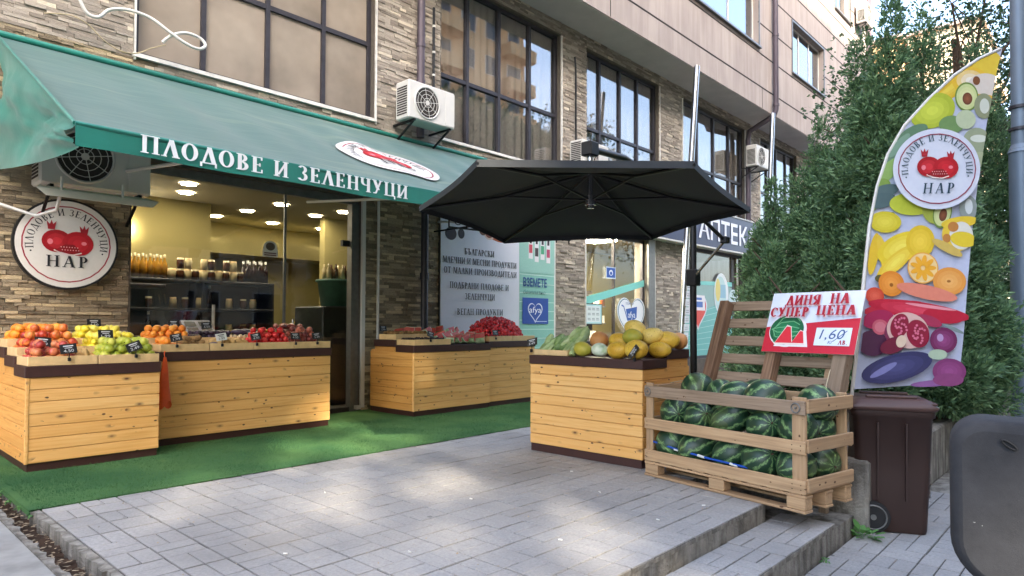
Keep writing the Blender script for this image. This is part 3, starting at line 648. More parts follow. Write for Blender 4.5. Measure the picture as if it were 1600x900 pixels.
# shop front: frame, panes, door
sf = MB(); y = WY+.06
sf.mat('frame_grey').box((2.38, y, 2.83), (5.24, y+.08, 2.93)); sf.box((5.12, y-.03, 0), (5.24, y+.08, 2.83)); sf.mat('frame_dark').box((2.38, y, 0), (5.12, y+.08, .06)); sf.mat('white_metal').box((5.246, y-.10, .05), (5.30, y-.02, 2.9)); sf.box((5.18, y-.10, .03), (5.245, y-.03, .08))
sfo = sf.build('shop_front', None, bld)
MB().box((2.40, y+.03, .06), (4.165, y+.04, 2.83)).build('pane', 'glass_shop', sfo); 
dr = MB().box((4.185, y+.03, .06), (5.1, y+.04, 2.83)).build('door', 'glass_shop', sfo)
b = MB(); b.box((4.16, y+.025, .06), (4.19, y+.05, 2.83)); b.build('door_seal', 'frame_grey', sfo)
b = MB(); b.mat('steel'); b.cyl((4.27, y-.01, .9), (4.27, y-.01, 1.25), .012); b.mat('black_metal').box((5.0, y-.0, 2.25), (5.11, y+.06, 2.33)); b.build('door_fittings', None, sfo)
pr = Print(planeP((4.0, y+.012, 2.02), (1, 0, 0), (0, 0, 1))); pr.ell(-.03, .12, .09, .08, 'd8d6cc'); pr.rect(-.13, 0, .07, .1, 'd8d6cc'); pr.ell(-.03, .13, .06, .05, '5b4e3e'); pr.rect(-.11, .04, .05, .055, '6a4a44'); pr.rect(-.11, .015, .05, .03, '6a4a44')
tag(pr.build('door_sticker'), 'small white rounded sticker on the shop glass beside door', 'sticker')
# shop interior
RX0, RX1, RY1 = .9, 7.4, 11.6
b = MB(); b.mat('shop_floor').box((RX0, WY+.3, -.1), (RX1, RY1, .001)); b.mat('ceiling').box((RX0, WY+.3, 2.95), (RX1, RY1, 3.05)); b.mat('yellow_wall').box((RX0, RY1, 0), (RX1, RY1+.1, 2.95)); b.box((RX0-.1, WY+.3, 0), (RX0, RY1, 2.95)); b.box((RX1, WY+.3, 0), (RX1+.1, RY1, 2.95))
b.box((4.5, 10.9, 2.35), (RX1, RY1-.002, 2.60)); b.box((5.9, 9.7, 0), (7.38, 9.85, 2.949)); b.box((RX0, 9.85, .0), (4.1, 10.0, 2.949)); b.build('shop_room', None, bld)
for (x, yy) in ((3.5, 9.2), (3.3, 8.6), (4.60, 10.86), (4.717, 10.0), (5.593, 10.88), (4.80, 9.08), (5.667, 9.6), (5.782, 8.95), (2.7, 8.9), (6.544, 10.85)):
    o = MB(); o.mat('downlight').cyl((x, yy, 2.935), (x, yy, 2.948), .088, n=20); o = tag(o.build('ceiling_light'), 'round white downlight glowing in the shop ceiling', 'ceiling light', 'downlights in the shop ceiling')
    q = MB().lathe([(.088, 0), (.11, 0), (.11, .012)], 20, (x, yy, 2.934)); q.build('trim_ring', 'white_trim', o)
b = MB().box((2.9, 9.78, 2.42), (3.02, 9.83, 2.52)); tag(b.build('wall_lamp', 'downlight'), 'small square white lamp high on the yellow shop wall', 'lamp')
# shelf with bottles and jars
sh = thing('shop_shelf', 'long black shelf unit along the yellow wall inside the shop', 'shelf', (3.2, 9.3, 0))
MB().bbox((1.0, 9.1, 0), (4.72, 9.6, .05)).build('base', 'shelf_dark', sh); MB().box((1.0, 9.57, .05), (4.72, 9.6, 1.74)).build('back_panel', 'shelf_dark', sh)
for z in (.55, 1.0, 1.36, 1.74): MB().bbox((1.0, 9.1, z), (4.72, 9.569, z+.035)).build('shelf_board', 'shelf_dark', sh)
for x in (1.0, 1.9, 2.8, 3.7, 4.69): MB().box((x, 9.11, .05), (x+.03, 9.565, 1.739)).build('upright', 'shelf_dark', sh)
def bottle_mesh(prof, mat, cap):
    b = MB(); b.mat(mat).lathe(prof, 10); b.mat(cap).lathe([(0, prof[-1][1]+.012), (prof[-1][0]+.003, prof[-1][1]+.012), (prof[-1][0]+.003, prof[-1][1]-.03)], 10); return b.build('x', None, None, (0, 0, 0))
BOT = [(bottle_mesh([(0, 0), (.037, 0), (.037, .17), (.03, .2), (.013, .24), (.013, .30)], m, c), l, n_) for m, c, l, n_ in (('bottle_dark', 'white_trim', 'dark wine bottle with pale label on the black shelf', 'dark bottles on the shop shelf'), ('bottle_oil', 'jar_white', 'amber oil bottle on the black shelf', 'amber bottles on the shop shelf'))]
JAR = [(bottle_mesh([(0, 0), (.045, 0), (.048, .1), (.04, .12), (.038, .13)], m, c), l, n_) for m, c, l, n_ in (('jar_white', 'box_wood', 'pale glass jar with cream lid on the black shelf', 'pale jars on the shop shelf'), ('jar_brown', 'jar_white', 'brown preserve jar with cream lid on the black shelf', 'brown jars on the shop shelf'))]
def put(src, name, loc, label, cat, group, rot=None, sc_=1):
    o = bpy.data.objects.new(name, src.data if hasattr(src, 'data') else src); COL.objects.link(o); o.location = loc
    if rot: o.rotation_euler = rot
    o.scale = (sc_,)*3 if isinstance(sc_, (int, float)) else sc_
    return tag(o, label, cat, group)
k = 0; x = 2.25
while x < 4.7:
    src = BOT[0] if x < 2.6 or x > 4.3 else BOT[1] if x < 3.3 else JAR[k % 2]
    for yy in (9.18, 9.32): 
        top = rs.random() > .25
        put(src[0], 'bottle' if src in BOT else 'jar', (x+rs.uniform(-.005, .005), yy, 1.776), src[1], 'bottle' if src in BOT else 'jar', src[2], (0, 0, rs.uniform(0, 6)))
        if src in JAR and yy < 9.2 and k % 3: put(src[0], 'jar', (x, yy, 1.776+.144), src[1], 'jar', src[2], (0, 0, rs.uniform(0, 6)))
    x += .09 if src in BOT else .102; k += 1
k = 0; x = 1.1
while x < 4.6:
    for z in (1.036, 1.396):
        src = JAR[(k+1) % 2] if rs.random() > .3 else BOT[0]
        if z+.3 < 1.7 or src in JAR: put(src[0], 'bottle' if src in BOT else 'jar', (x, 9.2, z), 'dim '+src[1].replace('on the black shelf', 'inside the black shelf unit'), 'bottle' if src in BOT else 'jar', src[2]+', lower tiers', (0, 0, 0))
    x += rs.uniform(.13, .3); k += 1
for b_ in BOT+JAR: bpy.data.objects.remove(b_[0])
# counter with glass case, scale, green tub on cabinet, back door
ct = thing('display_counter', 'dark glazed display counter behind the shop window', 'counter', (2.7, 8.6, 0))
MB().bbox((1.2, 8.35, 0), (3.05, 8.85, .95)).build('cabinet', 'shelf_dark', ct); MB().add([(1.2, 8.35, .951), (3.05, 8.35, .951), (3.0, 8.45, 1.62), (1.2, 8.45, 1.62)], [(0, 1, 2, 3)]).build('glass_front', 'glass_shop', ct); MB().bbox((1.2, 8.45, 1.62), (3.0, 8.85, 1.66)).build('top', 'frame_dark', ct)
MB().add([(3.05, 8.35, .951), (3.05, 8.85, .951), (3.0, 8.85, 1.62), (3.0, 8.45, 1.62)], [(0, 1, 2, 3)]).build('glass_side', 'glass_shop', ct)
s_ = thing('weighing_scale', 'grey digital weighing scale with upright post behind the stand', 'scale', (3.25, 8.15, .9))
MB().bbox((3.05, 8.0, .0), (3.6, 8.3, .95), .02).build('stand', 'shelf_dark', s_)
q = MB(); q.T = Matrix.Translation((3.2, 8.0, 1.12)) @ Matrix.Rotation(R(35), 4, 'X'); q.bbox((-.17, -.14, 0), (.17, .14, .04)); q.build('keypad', 'scale_grey', s_)
q = MB(); q.T = Matrix.Translation((3.2, 8.0, 1.12)) @ Matrix.Rotation(R(35), 4, 'X')
for i in (-1, 1):
    for j in (-1, 0): q.box((i*.08-.06, j*.12+.01, .041), (i*.08+.06, j*.12+.10, .045))
q.build('buttons', 'shelf_dark', s_); MB().cyl((3.42, 8.1, .95), (3.42, 8.1, 1.42), .018).build('post', 'white_trim', s_)
g_ = thing('storage_cabinet', 'tall dark green cabinet inside the shop doorway', 'cabinet', (5.6, 9.2, 0)); MB().bbox((5.15, 8.5, 0), (6.3, 9.3, 1.45), .02).build('body', 'tag_black', g_)
tb = MB(); tb.mat('green_tub'); tb.lathe([(0, 0), (.25, 0), (.30, .36), (.33, .37), (.33, .40), (.28, .40)], 20, (5.62, 8.85, 1.46)); tag(tb.build('green_tub'), 'green plastic tub on the dark cabinet inside the doorway', 'tub')
for i in range(8): 
    o = MB().mat('jar_brown' if i % 2 else 'jar_white').lathe([(0, 0), (.035, 0), (.035, .14), (.014, .19), (.014, .23), (0, .23)], 9, (5.42+(i % 4)*.12, 8.78+(i//4)*.13, 1.865)); tag(o.build('jar'), 'small jar standing on the lid of the green tub', 'jar', 'jars on the green tub')
d_ = thing('inner_door', 'greenish glazed door at the back of the shop', 'door', (5.2, 11.5, 0)); MB().bbox((4.75, 11.5, 0), (5.75, 11.56, 2.1)).build('leaf', 'olive_door', d_); MB().box((4.85, 11.485, .9), (5.65, 11.497, 2.0)).build('pane', 'frame_grey', d_); MB().cyl((4.85, 11.45, .9), (4.85, 11.45, 1.3), .015).build('handle', 'steel', d_)
pr = Print(planeP((4.95, 11.47, 1.42), (1, 0, 0), (0, 0, 1), .001)); pr.rect(0, 0, .62, .2, 'dcd8cc'); pr.ell(.1, .1, .06, .06, '9c2a28'); pr.sans('БУТОН', .2, .06, .09, '5b2a28'); tag(pr.build('door_plate'), 'white name plate with red fruit mark on the back door', 'plate')

# ------------------------------------------------------------------ pharmacy fronts
ph = thing('pharmacy_window', 'tall pharmacy window with a slanted mint stripe between two stone piers', 'window', (11.5, WY, .35))
f = MB(); y = WY+.06
f.box((10.42, y, .35), (12.66, y+.07, .42)); f.box((10.42, y, 2.98), (12.66, y+.07, 3.05)); f.box((10.42, y+.001, .42), (10.48, y+.069, 2.98)); f.box((12.6, y+.001, .42), (12.66, y+.069, 2.98)); f.box((11.50, y+.002, .42), (11.53, y+.068, 2.98)); f.build('frame', 'frame_dark', ph)
for a, c in ((10.48, 11.5), (11.53, 12.6)): MB().box((a, y+.03, .42), (c, y+.04, 2.98)).build('pane', 'glass_shop', ph)
MB().bbox((12.67, WY-.06, 0), (12.93, WY+.02, 3.1)).build('side_panel', 'frame_grey', ph)
pr = Print(planeP((10.42, y-.004, 0), (1, 0, 0), (0, 0, 1))); pr.poly([(.0, 1.56), (2.5, 2.09), (2.5, 2.23), (0, 1.72)], '7fcfc6'); pr.build('stripe', ph)
pr = Print(planeP((10.45, y-.012, 1.19), (1, 0, 0), (0, 0, 1))); pr.rect(0, 0, .6, .42, '2b3a40'); pr.rect(.02, .02, .58, .40, 'b9dfe0'); pr.rect(.07, .05, .53, .37, 'e4ecec')
for i in range(9): pr.rect(.11+(i % 3)*.14, .09+(i//3)*.1, .21+(i % 3)*.14, .10+(i//3)*.1, '59707a'); pr.rect(.11+(i % 3)*.14, .12+(i//3)*.1, .2+(i % 3)*.14, .13+(i//3)*.1, '59707a')
tag(pr.build('notice_board'), 'pale framed notice on the pharmacy window under the mint stripe', 'notice')
pr = Print(planeP((11.20, y-.01, 2.14), (1, 0, 0), (0, 0, 1))); pr.rect(0, 0, .34, .24, 'c4d0e0'); pr.rect(.02, .02, .32, .22, '2a56a8'); pr.ell(.17, .12, .07, .06, 'dfe7f2'); pr.ell(.17, .11, .045, .035, '2a56a8'); tag(pr.build('blue_sticker'), 'small blue square sticker high on the pharmacy window', 'sticker')
def heart(cx, cy, s, lean=0, n=40):
    o = []
    for i in range(n):
        a = 2*math.pi*i/n; x = 16*math.sin(a)**3/17; y_ = (13*math.cos(a)-5*math.cos(2*a)-2*math.cos(3*a)-math.cos(4*a))/17; o.append((cx+s*(x+lean*y_), cy+s*y_))
    return o
pr = Print(planeP((12.12, y-.02, 1.36), (1, 0, 0), (0, 0, 1), .0006))
pr.poly(heart(0, 0, .58), 'dfe3ea'); pr.poly(heart(0, 0, .545), '3f6f86'); pr.poly(heart(0, 0, .52), 'e4e7ee'); pr.poly([(-.22, .16), (.22, .22), (.20, -.02), (-.1, -.16)], '2b57a6'); pr.line([(-.38, .24), (-.3, .22), (-.08, -.2)], .03, '2b57a6')
pr.sans('afya', -.13, -.02, .14, 'eef2f8', fit=.28); pr.sans('Online', -.08, -.2, .11, '6f9a8a', fit=.44); pr.sans('поръчай', -.22, .26, .06, '4a6a9a', fit=.3); pr.sans('от аптека', -.1, -.34, .06, '8a6a9a', fit=.3); pr.ell(-.02, -.25, .035, .035, '6fb0b8')
tag(pr.build('heart_sticker'), 'big white heart sticker with blue shopping cart on pharmacy window', 'sticker')
# pharmacy interior
b = MB(); b.mat('yellow_wall').box((9.9, 10.4, 0), (18.6, 10.45, 3.1)); b.box((9.85, WY+.3, 0), (9.9, 10.4, 3.1)); b.mat('ceiling').box((9.9, WY+.3, 3.1), (18.6, 10.4, 3.15)); b.mat('shop_floor').box((9.9, WY+.3, 0), (18.6, 10.4, .01)); b.build('pharmacy_room', None, bld)
o = MB().box((10.7, 8.3, 3.05), (12.4, 8.9, 3.09)).build('ceiling_panel_light', 'downlight'); tag(o, 'long lit ceiling panel inside the pharmacy', 'ceiling light')
s2 = thing('pharmacy_shelf', 'pharmacy shelf with rows of medicine packs behind window', 'shelf', (11.6, 9.2, 0)); MB().box((10.3, 9.4, 0), (13.0, 9.42, 2.0)).build('back_panel', 'room_dark', s2)
for z in (.4, .8, 1.2, 1.6): MB().bbox((10.3, 9.0, z), (13, 9.399, z+.03)).build('shelf_board', 'frame_grey', s2)
pk = MB()
for z in (.43, .83, 1.23, 1.63):
    x = 10.35
    while x < 12.9:
        w_ = rs.uniform(.05, .12); pk.mat(rs.choice(('white_trim', 'blue_plastic', 'green_tub', 'tag_white', 'orange_bag', 'jar_brown', 'room_dark', 'curtain_beige'))).box((x, 9.02, z), (x+w_, 9.15, z+rs.uniform(.1, .25))); x += w_+rs.uniform(.005, .08)
tag(pk.build('medicine_packs', None, s2), kind='stuff')
# second pharmacy window with mint film
p2 = thing('pharmacy_window', 'pharmacy window with mint green striped film beyond the silver pole', 'window', (16, WY, .35)); f = MB()
f.box((14.35, y, .35), (17.8, y+.07, .42)); f.box((14.35, y, 3.03), (17.8, y+.07, 3.1)); f.box((14.35, y+.001, .42), (14.41, y+.069, 3.03)); f.box((17.74, y+.001, .42), (17.8, y+.069, 3.03)); f.box((17.1, y+.002, .42), (17.14, y+.068, 3.03)); f.build('frame', 'frame_dark', p2)
MB().box((14.41, y+.03, .42), (17.1, y+.04, 3.03)).build('pane', 'glass_shop', p2); MB().box((17.14, y+.03, .42), (17.74, y+.04, 3.03)).build('pane', 'glass_shop', p2)
pr = Print(planeP((14.4, y-.004, 0), (1, 0, 0), (0, 0, 1))); pr.rect(.02, .43, 2.7, 2.2, '8fb0aa'); pr.poly([(.02, .43), (2.7, .43), (2.7, 1.9), (.02, 1.35)], '6fb5ad')
for k in range(8): pr.poly([(.02, .55+k*.12), (2.7, .6+k*.17), (2.7, .615+k*.17), (.02, .56+k*.12)], 'a9d3cf')
pr.poly([(.02, 2.18), (2.7, 2.22), (2.7, 2.34), (.02, 2.26)], '7fcfc6'); pr.build('film', p2)
for (hx, hz, s_, c1, c2, lab) in ((15.15, 1.55, .52, 'd4483c', 'e6e2e4', 'red and white heart sticker with blue badge on mint film'),): 
    pr = Print(planeP((hx, y-.014, hz), (1, 0, 0), (0, 0, 1))); pr.poly(heart(0, 0, s_), 'd9dbe0'); pr.poly(heart(0, 0, s_*.88), c1); pr.poly([(-.38, .0), (.38, .0), (.36, .38), (-.36, .38)], c2); pr.rect(-.25, .08, .25, .22, '4a6fb5'); pr.rect(-.2, .26, .2, .32, '4a6fb5'); tag(pr.build('heart_sticker'), lab, 'sticker')
pr = Print(planeP((16.45, y-.014, 2.0), (1, 0, 0), (0, 0, 1))); pr.ell(0, 0, .42, .55, 'dfe6e6'); pr.ell(-.05, .0, .33, .46, 'b9d6d4'); pr.rect(-.2, -.1, .25, .25, '8fb8c9'); pr.ell(-.2, .1, .14, .3, 'd8c870'); pr.ell(.72, -.15, .3, .3, 'c9dede'); tag(pr.build('film_picture'), 'oval picture sticker with pale blue cloud on mint film', 'sticker')
# navy sign
ps = thing('pharmacy_sign', 'long navy pharmacy fascia sign with white letters', 'sign', (15, 7.5, 3.1)); MB().bbox((11.9, 7.45, 3.12), (18.35, 7.66, 4.0), .01).build('panel', 'frame_dark', ps).data.materials[0] = None
simple('navy', '1c1f4a', .4, 0, .05); ps.children  # panel colour
[c for c in bpy.data.objects if c.parent == ps][0].data.materials[0] = M['navy']
MB().box((11.88, 7.43, 3.08), (18.37, 7.67, 3.118)).build('trim', 'white_metal', ps); MB().box((11.88, 7.43, 4.001), (18.37, 7.67, 4.03)).build('trim', 'white_metal', ps)
pr = Print(planeP((14.5, 7.44, 3.30), (1, 0, 0), (0, 0, 1), .001)); pr.sans('АПТЕКА', .1, 0, .52, 'e8eaf2', fit=3.35, bold=.02); pr.build('lettering', ps)
# banner and mint panel on the wall between the shops
bn = thing('wall_banner', 'white shop banner with black lettering on the stone wall', 'banner', (7.5, 7.66, 1)); MB().bbox((6.66, 7.655, .6), (8.44, 7.675, 2.95), .003).build('panel', 'white_trim', bn)
for k_ in range(1): pass
pr = Print(planeP((6.66, 7.654, 0), (1, 0, 0), (0, 0, 1)))
pr.rect(0, .6, 1.78, 2.95, 'e2e5ee'); pr.ell(1.35, 2.78, .42, .22, 'b0603a', hi='d08a52'); pr.ell(1.05, 2.72, .14, .14, 'e0c9b8'); pr.ell(1.05, 2.72, .11, .11, '8a4a3a'); pr.ell(.9, 2.76, .1, .12, '6a4a34'); pr.ell(.72, 2.83, .12, .1, 'd8b070'); pr.ell(.2, 2.6, .12, .1, '2c2c34'); pr.ell(.42, 2.62, .07, .08, '2c2c34'); pr.ell(1.25, 2.7, .09, .1, 'b4502c'); pr.ell(1.5, 2.66, .1, .09, 'c46a38'); pr.ell(1.68, 2.72, .08, .08, 'e8dcd8'); pr.ell(1.68, 2.72, .05, .05, 'c43a38')
for txt, v_, f_, u_ in (('БЪЛГАРСКИ', 2.30, .68, .49), ('МЛЕЧНИ И МЕСНИ ПРОДУКТИ', 2.145, 1.68, .03), ('ОТ МАЛКИ ПРОИЗВОДИТЕЛИ', 1.985, 1.66, .05), ('ПОДБРАНИ ПЛОДОВЕ И', 1.755, 1.34, .17), ('ЗЕЛЕНЧУЦИ', 1.585, .68, .49), ('ВЕГАН ПРОДУКТИ', 1.34, 1.04, .32)): pr.serif(txt, u_, v_, .098, '1f2027', fit=f_, bold=.02)
pr.build('print', bn)
mp = thing('mint_poster', 'mint green pharmacy poster with blue square logo beside the banner', 'poster', (8.9, 7.66, .3)); MB().bbox((8.445, 7.66, .1), (9.45, 7.676, 2.95), .003).build('panel', 'white_trim', mp)
pr = Print(planeP((8.445, 7.659, 0), (1, 0, 0), (0, 0, 1))); pr.rect(0.01, .1, .96, 2.95, '8cc4b6')
for k_ in range(12): pr.rect(.01, .3+k_*.16, .96, .312+k_*.16, 'c4e4dc')
pr.rect(.0, 2.1, .96, 2.95, '97c7ba')
for i, c_ in enumerate(('c04a5a', '3f3a3c', '4aa07a', 'b8486a')): u_ = .3+i*.16; pr.rect(u_-.055, 2.35-.05*(i % 2), u_+.055, 2.75-.05*(i % 2), 'e6e4e6'); pr.rect(u_-.045, 2.45-.05*(i % 2), u_+.045, 2.6-.05*(i % 2), c_); pr.rect(u_-.03, 2.62, u_+.03, 2.72, '2c2a30')
pr.sans('ВЗЕМЕТЕ', .1, 1.86, .15, '24508c', fit=.64, bold=.02); pr.sans('безплатно', .1, 1.73, .07, '5a8a86', fit=.6, shear=.3)
pr.rect(.08, 1.2, .78, 1.66, '2a50a4'); pr.poly(heart(.42, 1.42, .21), 'dfe6f4'); pr.poly(heart(.42, 1.42, .185), '2a50a4'); pr.sans('afya', .26, 1.4, .11, 'eef2fa', fit=.32); pr.rect(.42, 1.24, .74, 1.25, 'c8d4ec'); pr.build('print', mp)
# ================================================================== OBJECTS ON THE FACADE
# awning: sloping top, front valance, side cheek
aw = thing('shop_awning', 'long green fabric awning with white serif lettering over the shop', 'awning', (4.4, 7.7, 2.4))
AX0, AX1, AYF, AZV, AZF, AZW = 1.2, 7.6, 5.0, 2.345, 2.50, 3.86
def top(u, v):
    x = AX0+u*(AX1-AX0); sag = -.05*math.sin(math.pi*v)*(.6+.4*math.sin(u*19)**2)-.012*math.sin(v*3.14)*math.sin(u*60)
    return (x, WY-.06+v*(AYF-WY+.06), AZW+v*(AZF-AZW)+sag)
MB().grid(top, 140, 24).build('top_sheet', 'awning_top_glare', aw)
MB().grid(lambda u, v: (AX0+u*(AX1-AX0), AYF-.012+.006*math.sin(u*23), AZF+.004-v*(AZF-AZV)+.006*math.sin(u*31)), 120, 4).build('valance', 'awning', aw)
def cheek(u, v):   # triangular side sheet, slack and creased
    y = WY-.06+u*(AYF-WY+.06); zt = AZW+u*(AZF-AZW); zb = AZV-.02+.28*(1-u)**1.3
    w_ = math.sin(v*math.pi)*.06*math.sin(u*9+v*5)+.05*math.sin(v*3.1)*noise.noise((u*5, v*6, 3))+.025*noise.noise((u*14+v*9, v*7-u*5, 8))*math.sin(v*3.1)
    return (AX0+w_, y, zt+v*(zb-zt))
MB().grid(cheek, 46, 26).build('side_sheet', 'awning', aw)
b = MB(); b.tube([(AX0, AYF, AZF), (AX1, AYF, AZF)], .018); b.tube([(AX0, WY-.07, AZW+.02), (AX1, WY-.07, AZW+.02)], .035)
b.tube([(AX0, AYF, AZF), (AX0, WY-.07, AZW)], .014); b.tube([(AX1, AYF, AZF), (AX1, WY-.07, AZW)], .014); b.build('rail', 'awning', aw)
b = MB()
for x in (2.2, 4.4, 6.6): b.tube([(x, WY-.05, 2.75), (x+.03, 6.3, 2.62), (x, AYF+.02, AZF-.02)], .018)
b.build('folding_arm', 'white_metal', aw)
pr = Print(planeP((0, AYF-.024, 0), (1, 0, 0), (0, 0, 1))); pr.serif('ПЛОДОВЕ И ЗЕЛЕНЧУЦИ', 1.585, AZV+.035, .125, 'e4e8e8', fit=2.34, bold=.045, gap=.12); pr.build('lettering', aw)
def pomegranate(pr, cx, cy, s, flat=1., simple_=False):
    E_ = lambda x, y_, a, b_, c, rot=0, hi=None, sup=1: pr.ell(cx+x*s, cy+y_*s*flat, a*s, b_*s*flat, c, rot, hi=hi, n=22, sup=sup)
    for sx in (-1, 1):
        x = sx*.30; y_ = .22+(.06 if sx < 0 else 0)
        pr.poly([(cx+(x-.06)*s, cy+(y_-.02)*s*flat), (cx+(x+.06)*s, cy+(y_-.02)*s*flat), (cx+(x+.09)*s, cy+(y_+.16)*s*flat), (cx+(x+.03)*s, cy+(y_+.09)*s*flat), (cx+(x)*s, cy+(y_+.18)*s*flat), (cx+(x-.03)*s, cy+(y_+.09)*s*flat), (cx+(x-.09)*s, cy+(y_+.16)*s*flat)], 'a82430')
    E_(-.2, .02, .27, .24, 'a5101e', hi='d0303a'); E_(.19, -.01, .29, .26, 'b01422', hi='cc2230'); E_(-.32, .0, .05, .06, 'e8808a'); E_(.3, .0, .05, .04, 'e8808a')
    pr.poly([(cx+x*s, cy+y_*s*flat) for x, y_ in ((-.24, -.18), (-.05, -.04), (.12, -.04), (.26, -.2), (.05, -.25))], '8e0f1a'); pr.line([(cx+x*s, cy+y_*s*flat) for x, y_ in ((-.25, -.17), (-.1, -.24), (.1, -.26), (.26, -.21))], .025*s, 'e8d8d0')
    for i in range(14): E_(-.12+.05*(i % 7)+.02*(i//7), -.1-.06*(i//7), .011, .011, 'e8b0b0')
def logo(P, name='logo', bg='dcd9d2', parent=None, ring='9c2436', txt='1d1f24', rad=1., green=True):
    pr = Print(P)
    pr.ell(0, 0, rad, rad, bg, n=64); pr.k += 10 if parent is not None and parent.name.startswith('shop_awning') else 0
    pr.arc(0, 0, rad*.885, rad*.885, 0, 360, .028*rad, .028*rad, ring)
    pr.ring('•ПЛОДОВЕ И ЗЕЛЕНЧУЦИ•', 0, 0, rad*.66, rad*.155, txt, 198, -18)
    pomegranate(pr, 0, .04*rad, rad*1.08)
    pr.serif('НАР', -.42*rad, -.53*rad, .26*rad, txt, fit=.90*rad, gap=.2)
    return pr.build(name, parent)
# ellipse logo on the sloping sheet
sl_ = Vector((0, AYF-WY+.06, AZF-AZW)).normalized()
P_ = lambda u, v, k: Vector(top((4.5+u-AX0)/(AX1-AX0), max(0, min(1, .59-v/2.95))))+Vector((0, -.0001*k-.008, .018+.0003*k))
logo(P_, 'logo', parent=aw, rad=.60)
# round shop sign on the wall
rs_ = thing('round_sign', 'round white shop sign with red pomegranates hung on stone wall', 'sign', (1.77, 7.62, 1.96))
b = MB(); b.mat('shelf_dark'); b.cyl((1.785, 7.66, 1.965), (1.785, 7.605, 1.965), .445, n=56); b.build('rim', None, rs_)
logo(planeP((1.785, 7.603, 1.965), (1, 0, 0), (0, 0, 1), .0003), 'face', parent=rs_, rad=.425)
# air conditioners
def ac_unit(loc, label, w_=.8, h_=.52, d_=.3):
    x, y, z = loc; t = thing('air_conditioner', label, 'air conditioner', loc, None)
    MB().bbox((x, y, z), (x+w_, y+d_, z+h_), .018).build('casing', 'white_metal', t)
    cx, cz, r = x+w_*.38, z+h_*.5, h_*.41; g = MB(); 
    g.mat('room_dark').cyl((cx, y-.004, cz), (cx, y+.002, cz), r, n=28)
    g.build('fan_opening', None, t); g = MB(); g.tube([(cx+r*math.cos(a), y-.008, cz+r*math.sin(a)) for a in np.linspace(0, 6.2832, 29)], .012, 6)
    for k in (.3, .55, .8): g.tube([(cx+r*k*math.cos(a), y-.012, cz+r*k*math.sin(a)) for a in np.linspace(0, 6.2832, 21)], .004, 4)
    for k in range(8): a = k*math.pi/4+.2; g.cyl((cx+.03*math.cos(a), y-.011, cz+.03*math.sin(a)), (cx+r*math.cos(a), y-.009, cz+r*math.sin(a)), .004, n=5)
    g.cyl((cx, y-.016, cz), (cx, y-.006, cz), .035, n=12); g.build('fan_grille', 'white_metal', t)
    s = MB(); 
    for k in range(12): s.box((x-.004, y+.04, z+.06+k*.034), (x-.0005, y+d_-.04, z+.08+k*.034))
    s.build('side_grille', 'room_dark', t)
    c = MB().bbox((x+w_*.78, y-.006, z+.03), (x+w_-.015, y-.0005, z+h_-.03), .003); c.build('service_panel', 'white_metal', t)
    br = MB()
    for xx in (x+.08, x+w_-.12): br.box((xx, y-.02, z-.03), (xx+.03, WY-.02 if y > 7 else FY-.01, z-.003)); br.bar((xx+.015, y+.02, z-.03), (xx+.015, (WY if y > 7 else FY)-.02, z-.28), .025, .02)
    br.build('bracket', 'black_metal', t); return t
ac_unit((5.68, 7.22, 4.06), 'white air conditioner above the awning beside the downpipe', .86, .54, .3)
ac_unit((9.68, 7.22, 4.10), 'white air conditioner just above the black parasol', .82, .5, .3)
ac_unit((17.45, 7.2, 5.5), 'white air conditioner near the second silver pipe by trees', .86, .58, .3)
ac_unit((25.3, 6.5, 11.9), 'white air conditioner high on the upper wall by roof corner', .9, .75, .32)
ac_unit((1.48, 7.3, 2.49), 'cream air conditioner tucked under the awning above the round sign', .95, .6, .32)
# infrared heater lamp under the awning
h_ = thing('patio_heater', 'long cream patio heater hanging under the awning left end', 'heater', (1.9, 7.05, 2.3))
q = MB(); X0, X1 = 1.40, 2.42
q.add([(X0, 7.04, 2.40), (X1, 7.04, 2.40), (X1-.07, 7.0, 2.33), (X0+.07, 7.0, 2.33), (X0+.05, 7.16, 2.44), (X1-.05, 7.16, 2.44), (X1-.1, 7.14, 2.35), (X0+.1, 7.14, 2.35)], [(0, 3, 2, 1), (4, 5, 6, 7), (0, 1, 5, 4), (1, 2, 6, 5), (2, 3, 7, 6), (3, 0, 4, 7)]); q.build('reflector', 'cream_metal', h_)
q = MB(); q.cyl((1.6, 7.06, 2.38), (1.6, 7.06, 2.52), .012); q.cyl((2.1, 7.06, 2.38), (2.1, 7.06, 2.52), .012); q.tube([(1.6, 7.1, 2.36), (1.62, 7.3, 2.25), (1.5, 7.5, 2.2), (1.2, 7.6, 2.3), (.8, 7.62, 2.32)], .016); q.build('hanger', 'white_metal', h_)
# loose white cable and hose on the wall above the awning
q = MB(); q.smooth([(1.83, 7.58, 4.85), (1.80, 7.52, 4.5), (1.87, 7.5, 4.28), (1.98, 7.5, 4.26), (2.08, 7.5, 4.37), (2.25, 7.48, 4.42), (2.45, 7.46, 4.40), (2.62, 7.42, 4.30), (2.78, 7.4, 4.22), (2.92, 7.4, 4.20), (3.0, 7.42, 4.27), (2.95, 7.44, 4.34), (2.80, 7.44, 4.35), (2.66, 7.44, 4.28), (2.57, 7.46, 4.18)], .017)
tag(q.build('drain_hose', 'white_metal'), 'white drain hose looping over stone wall above the awning', 'hose')
q = MB(); q.smooth([(1.55, 7.6, 4.18), (1.75, 7.56, 4.22), (1.9, 7.55, 4.18), (2.05, 7.55, 4.06), (2.2, 7.55, 4.0), (2.35, 7.55, 4.02), (2.5, 7.54, 4.12), (2.62, 7.5, 4.18)], .006); tag(q.build('wall_cable', 'rope'), 'thin beige cable hanging below the white hose on wall', 'cable')
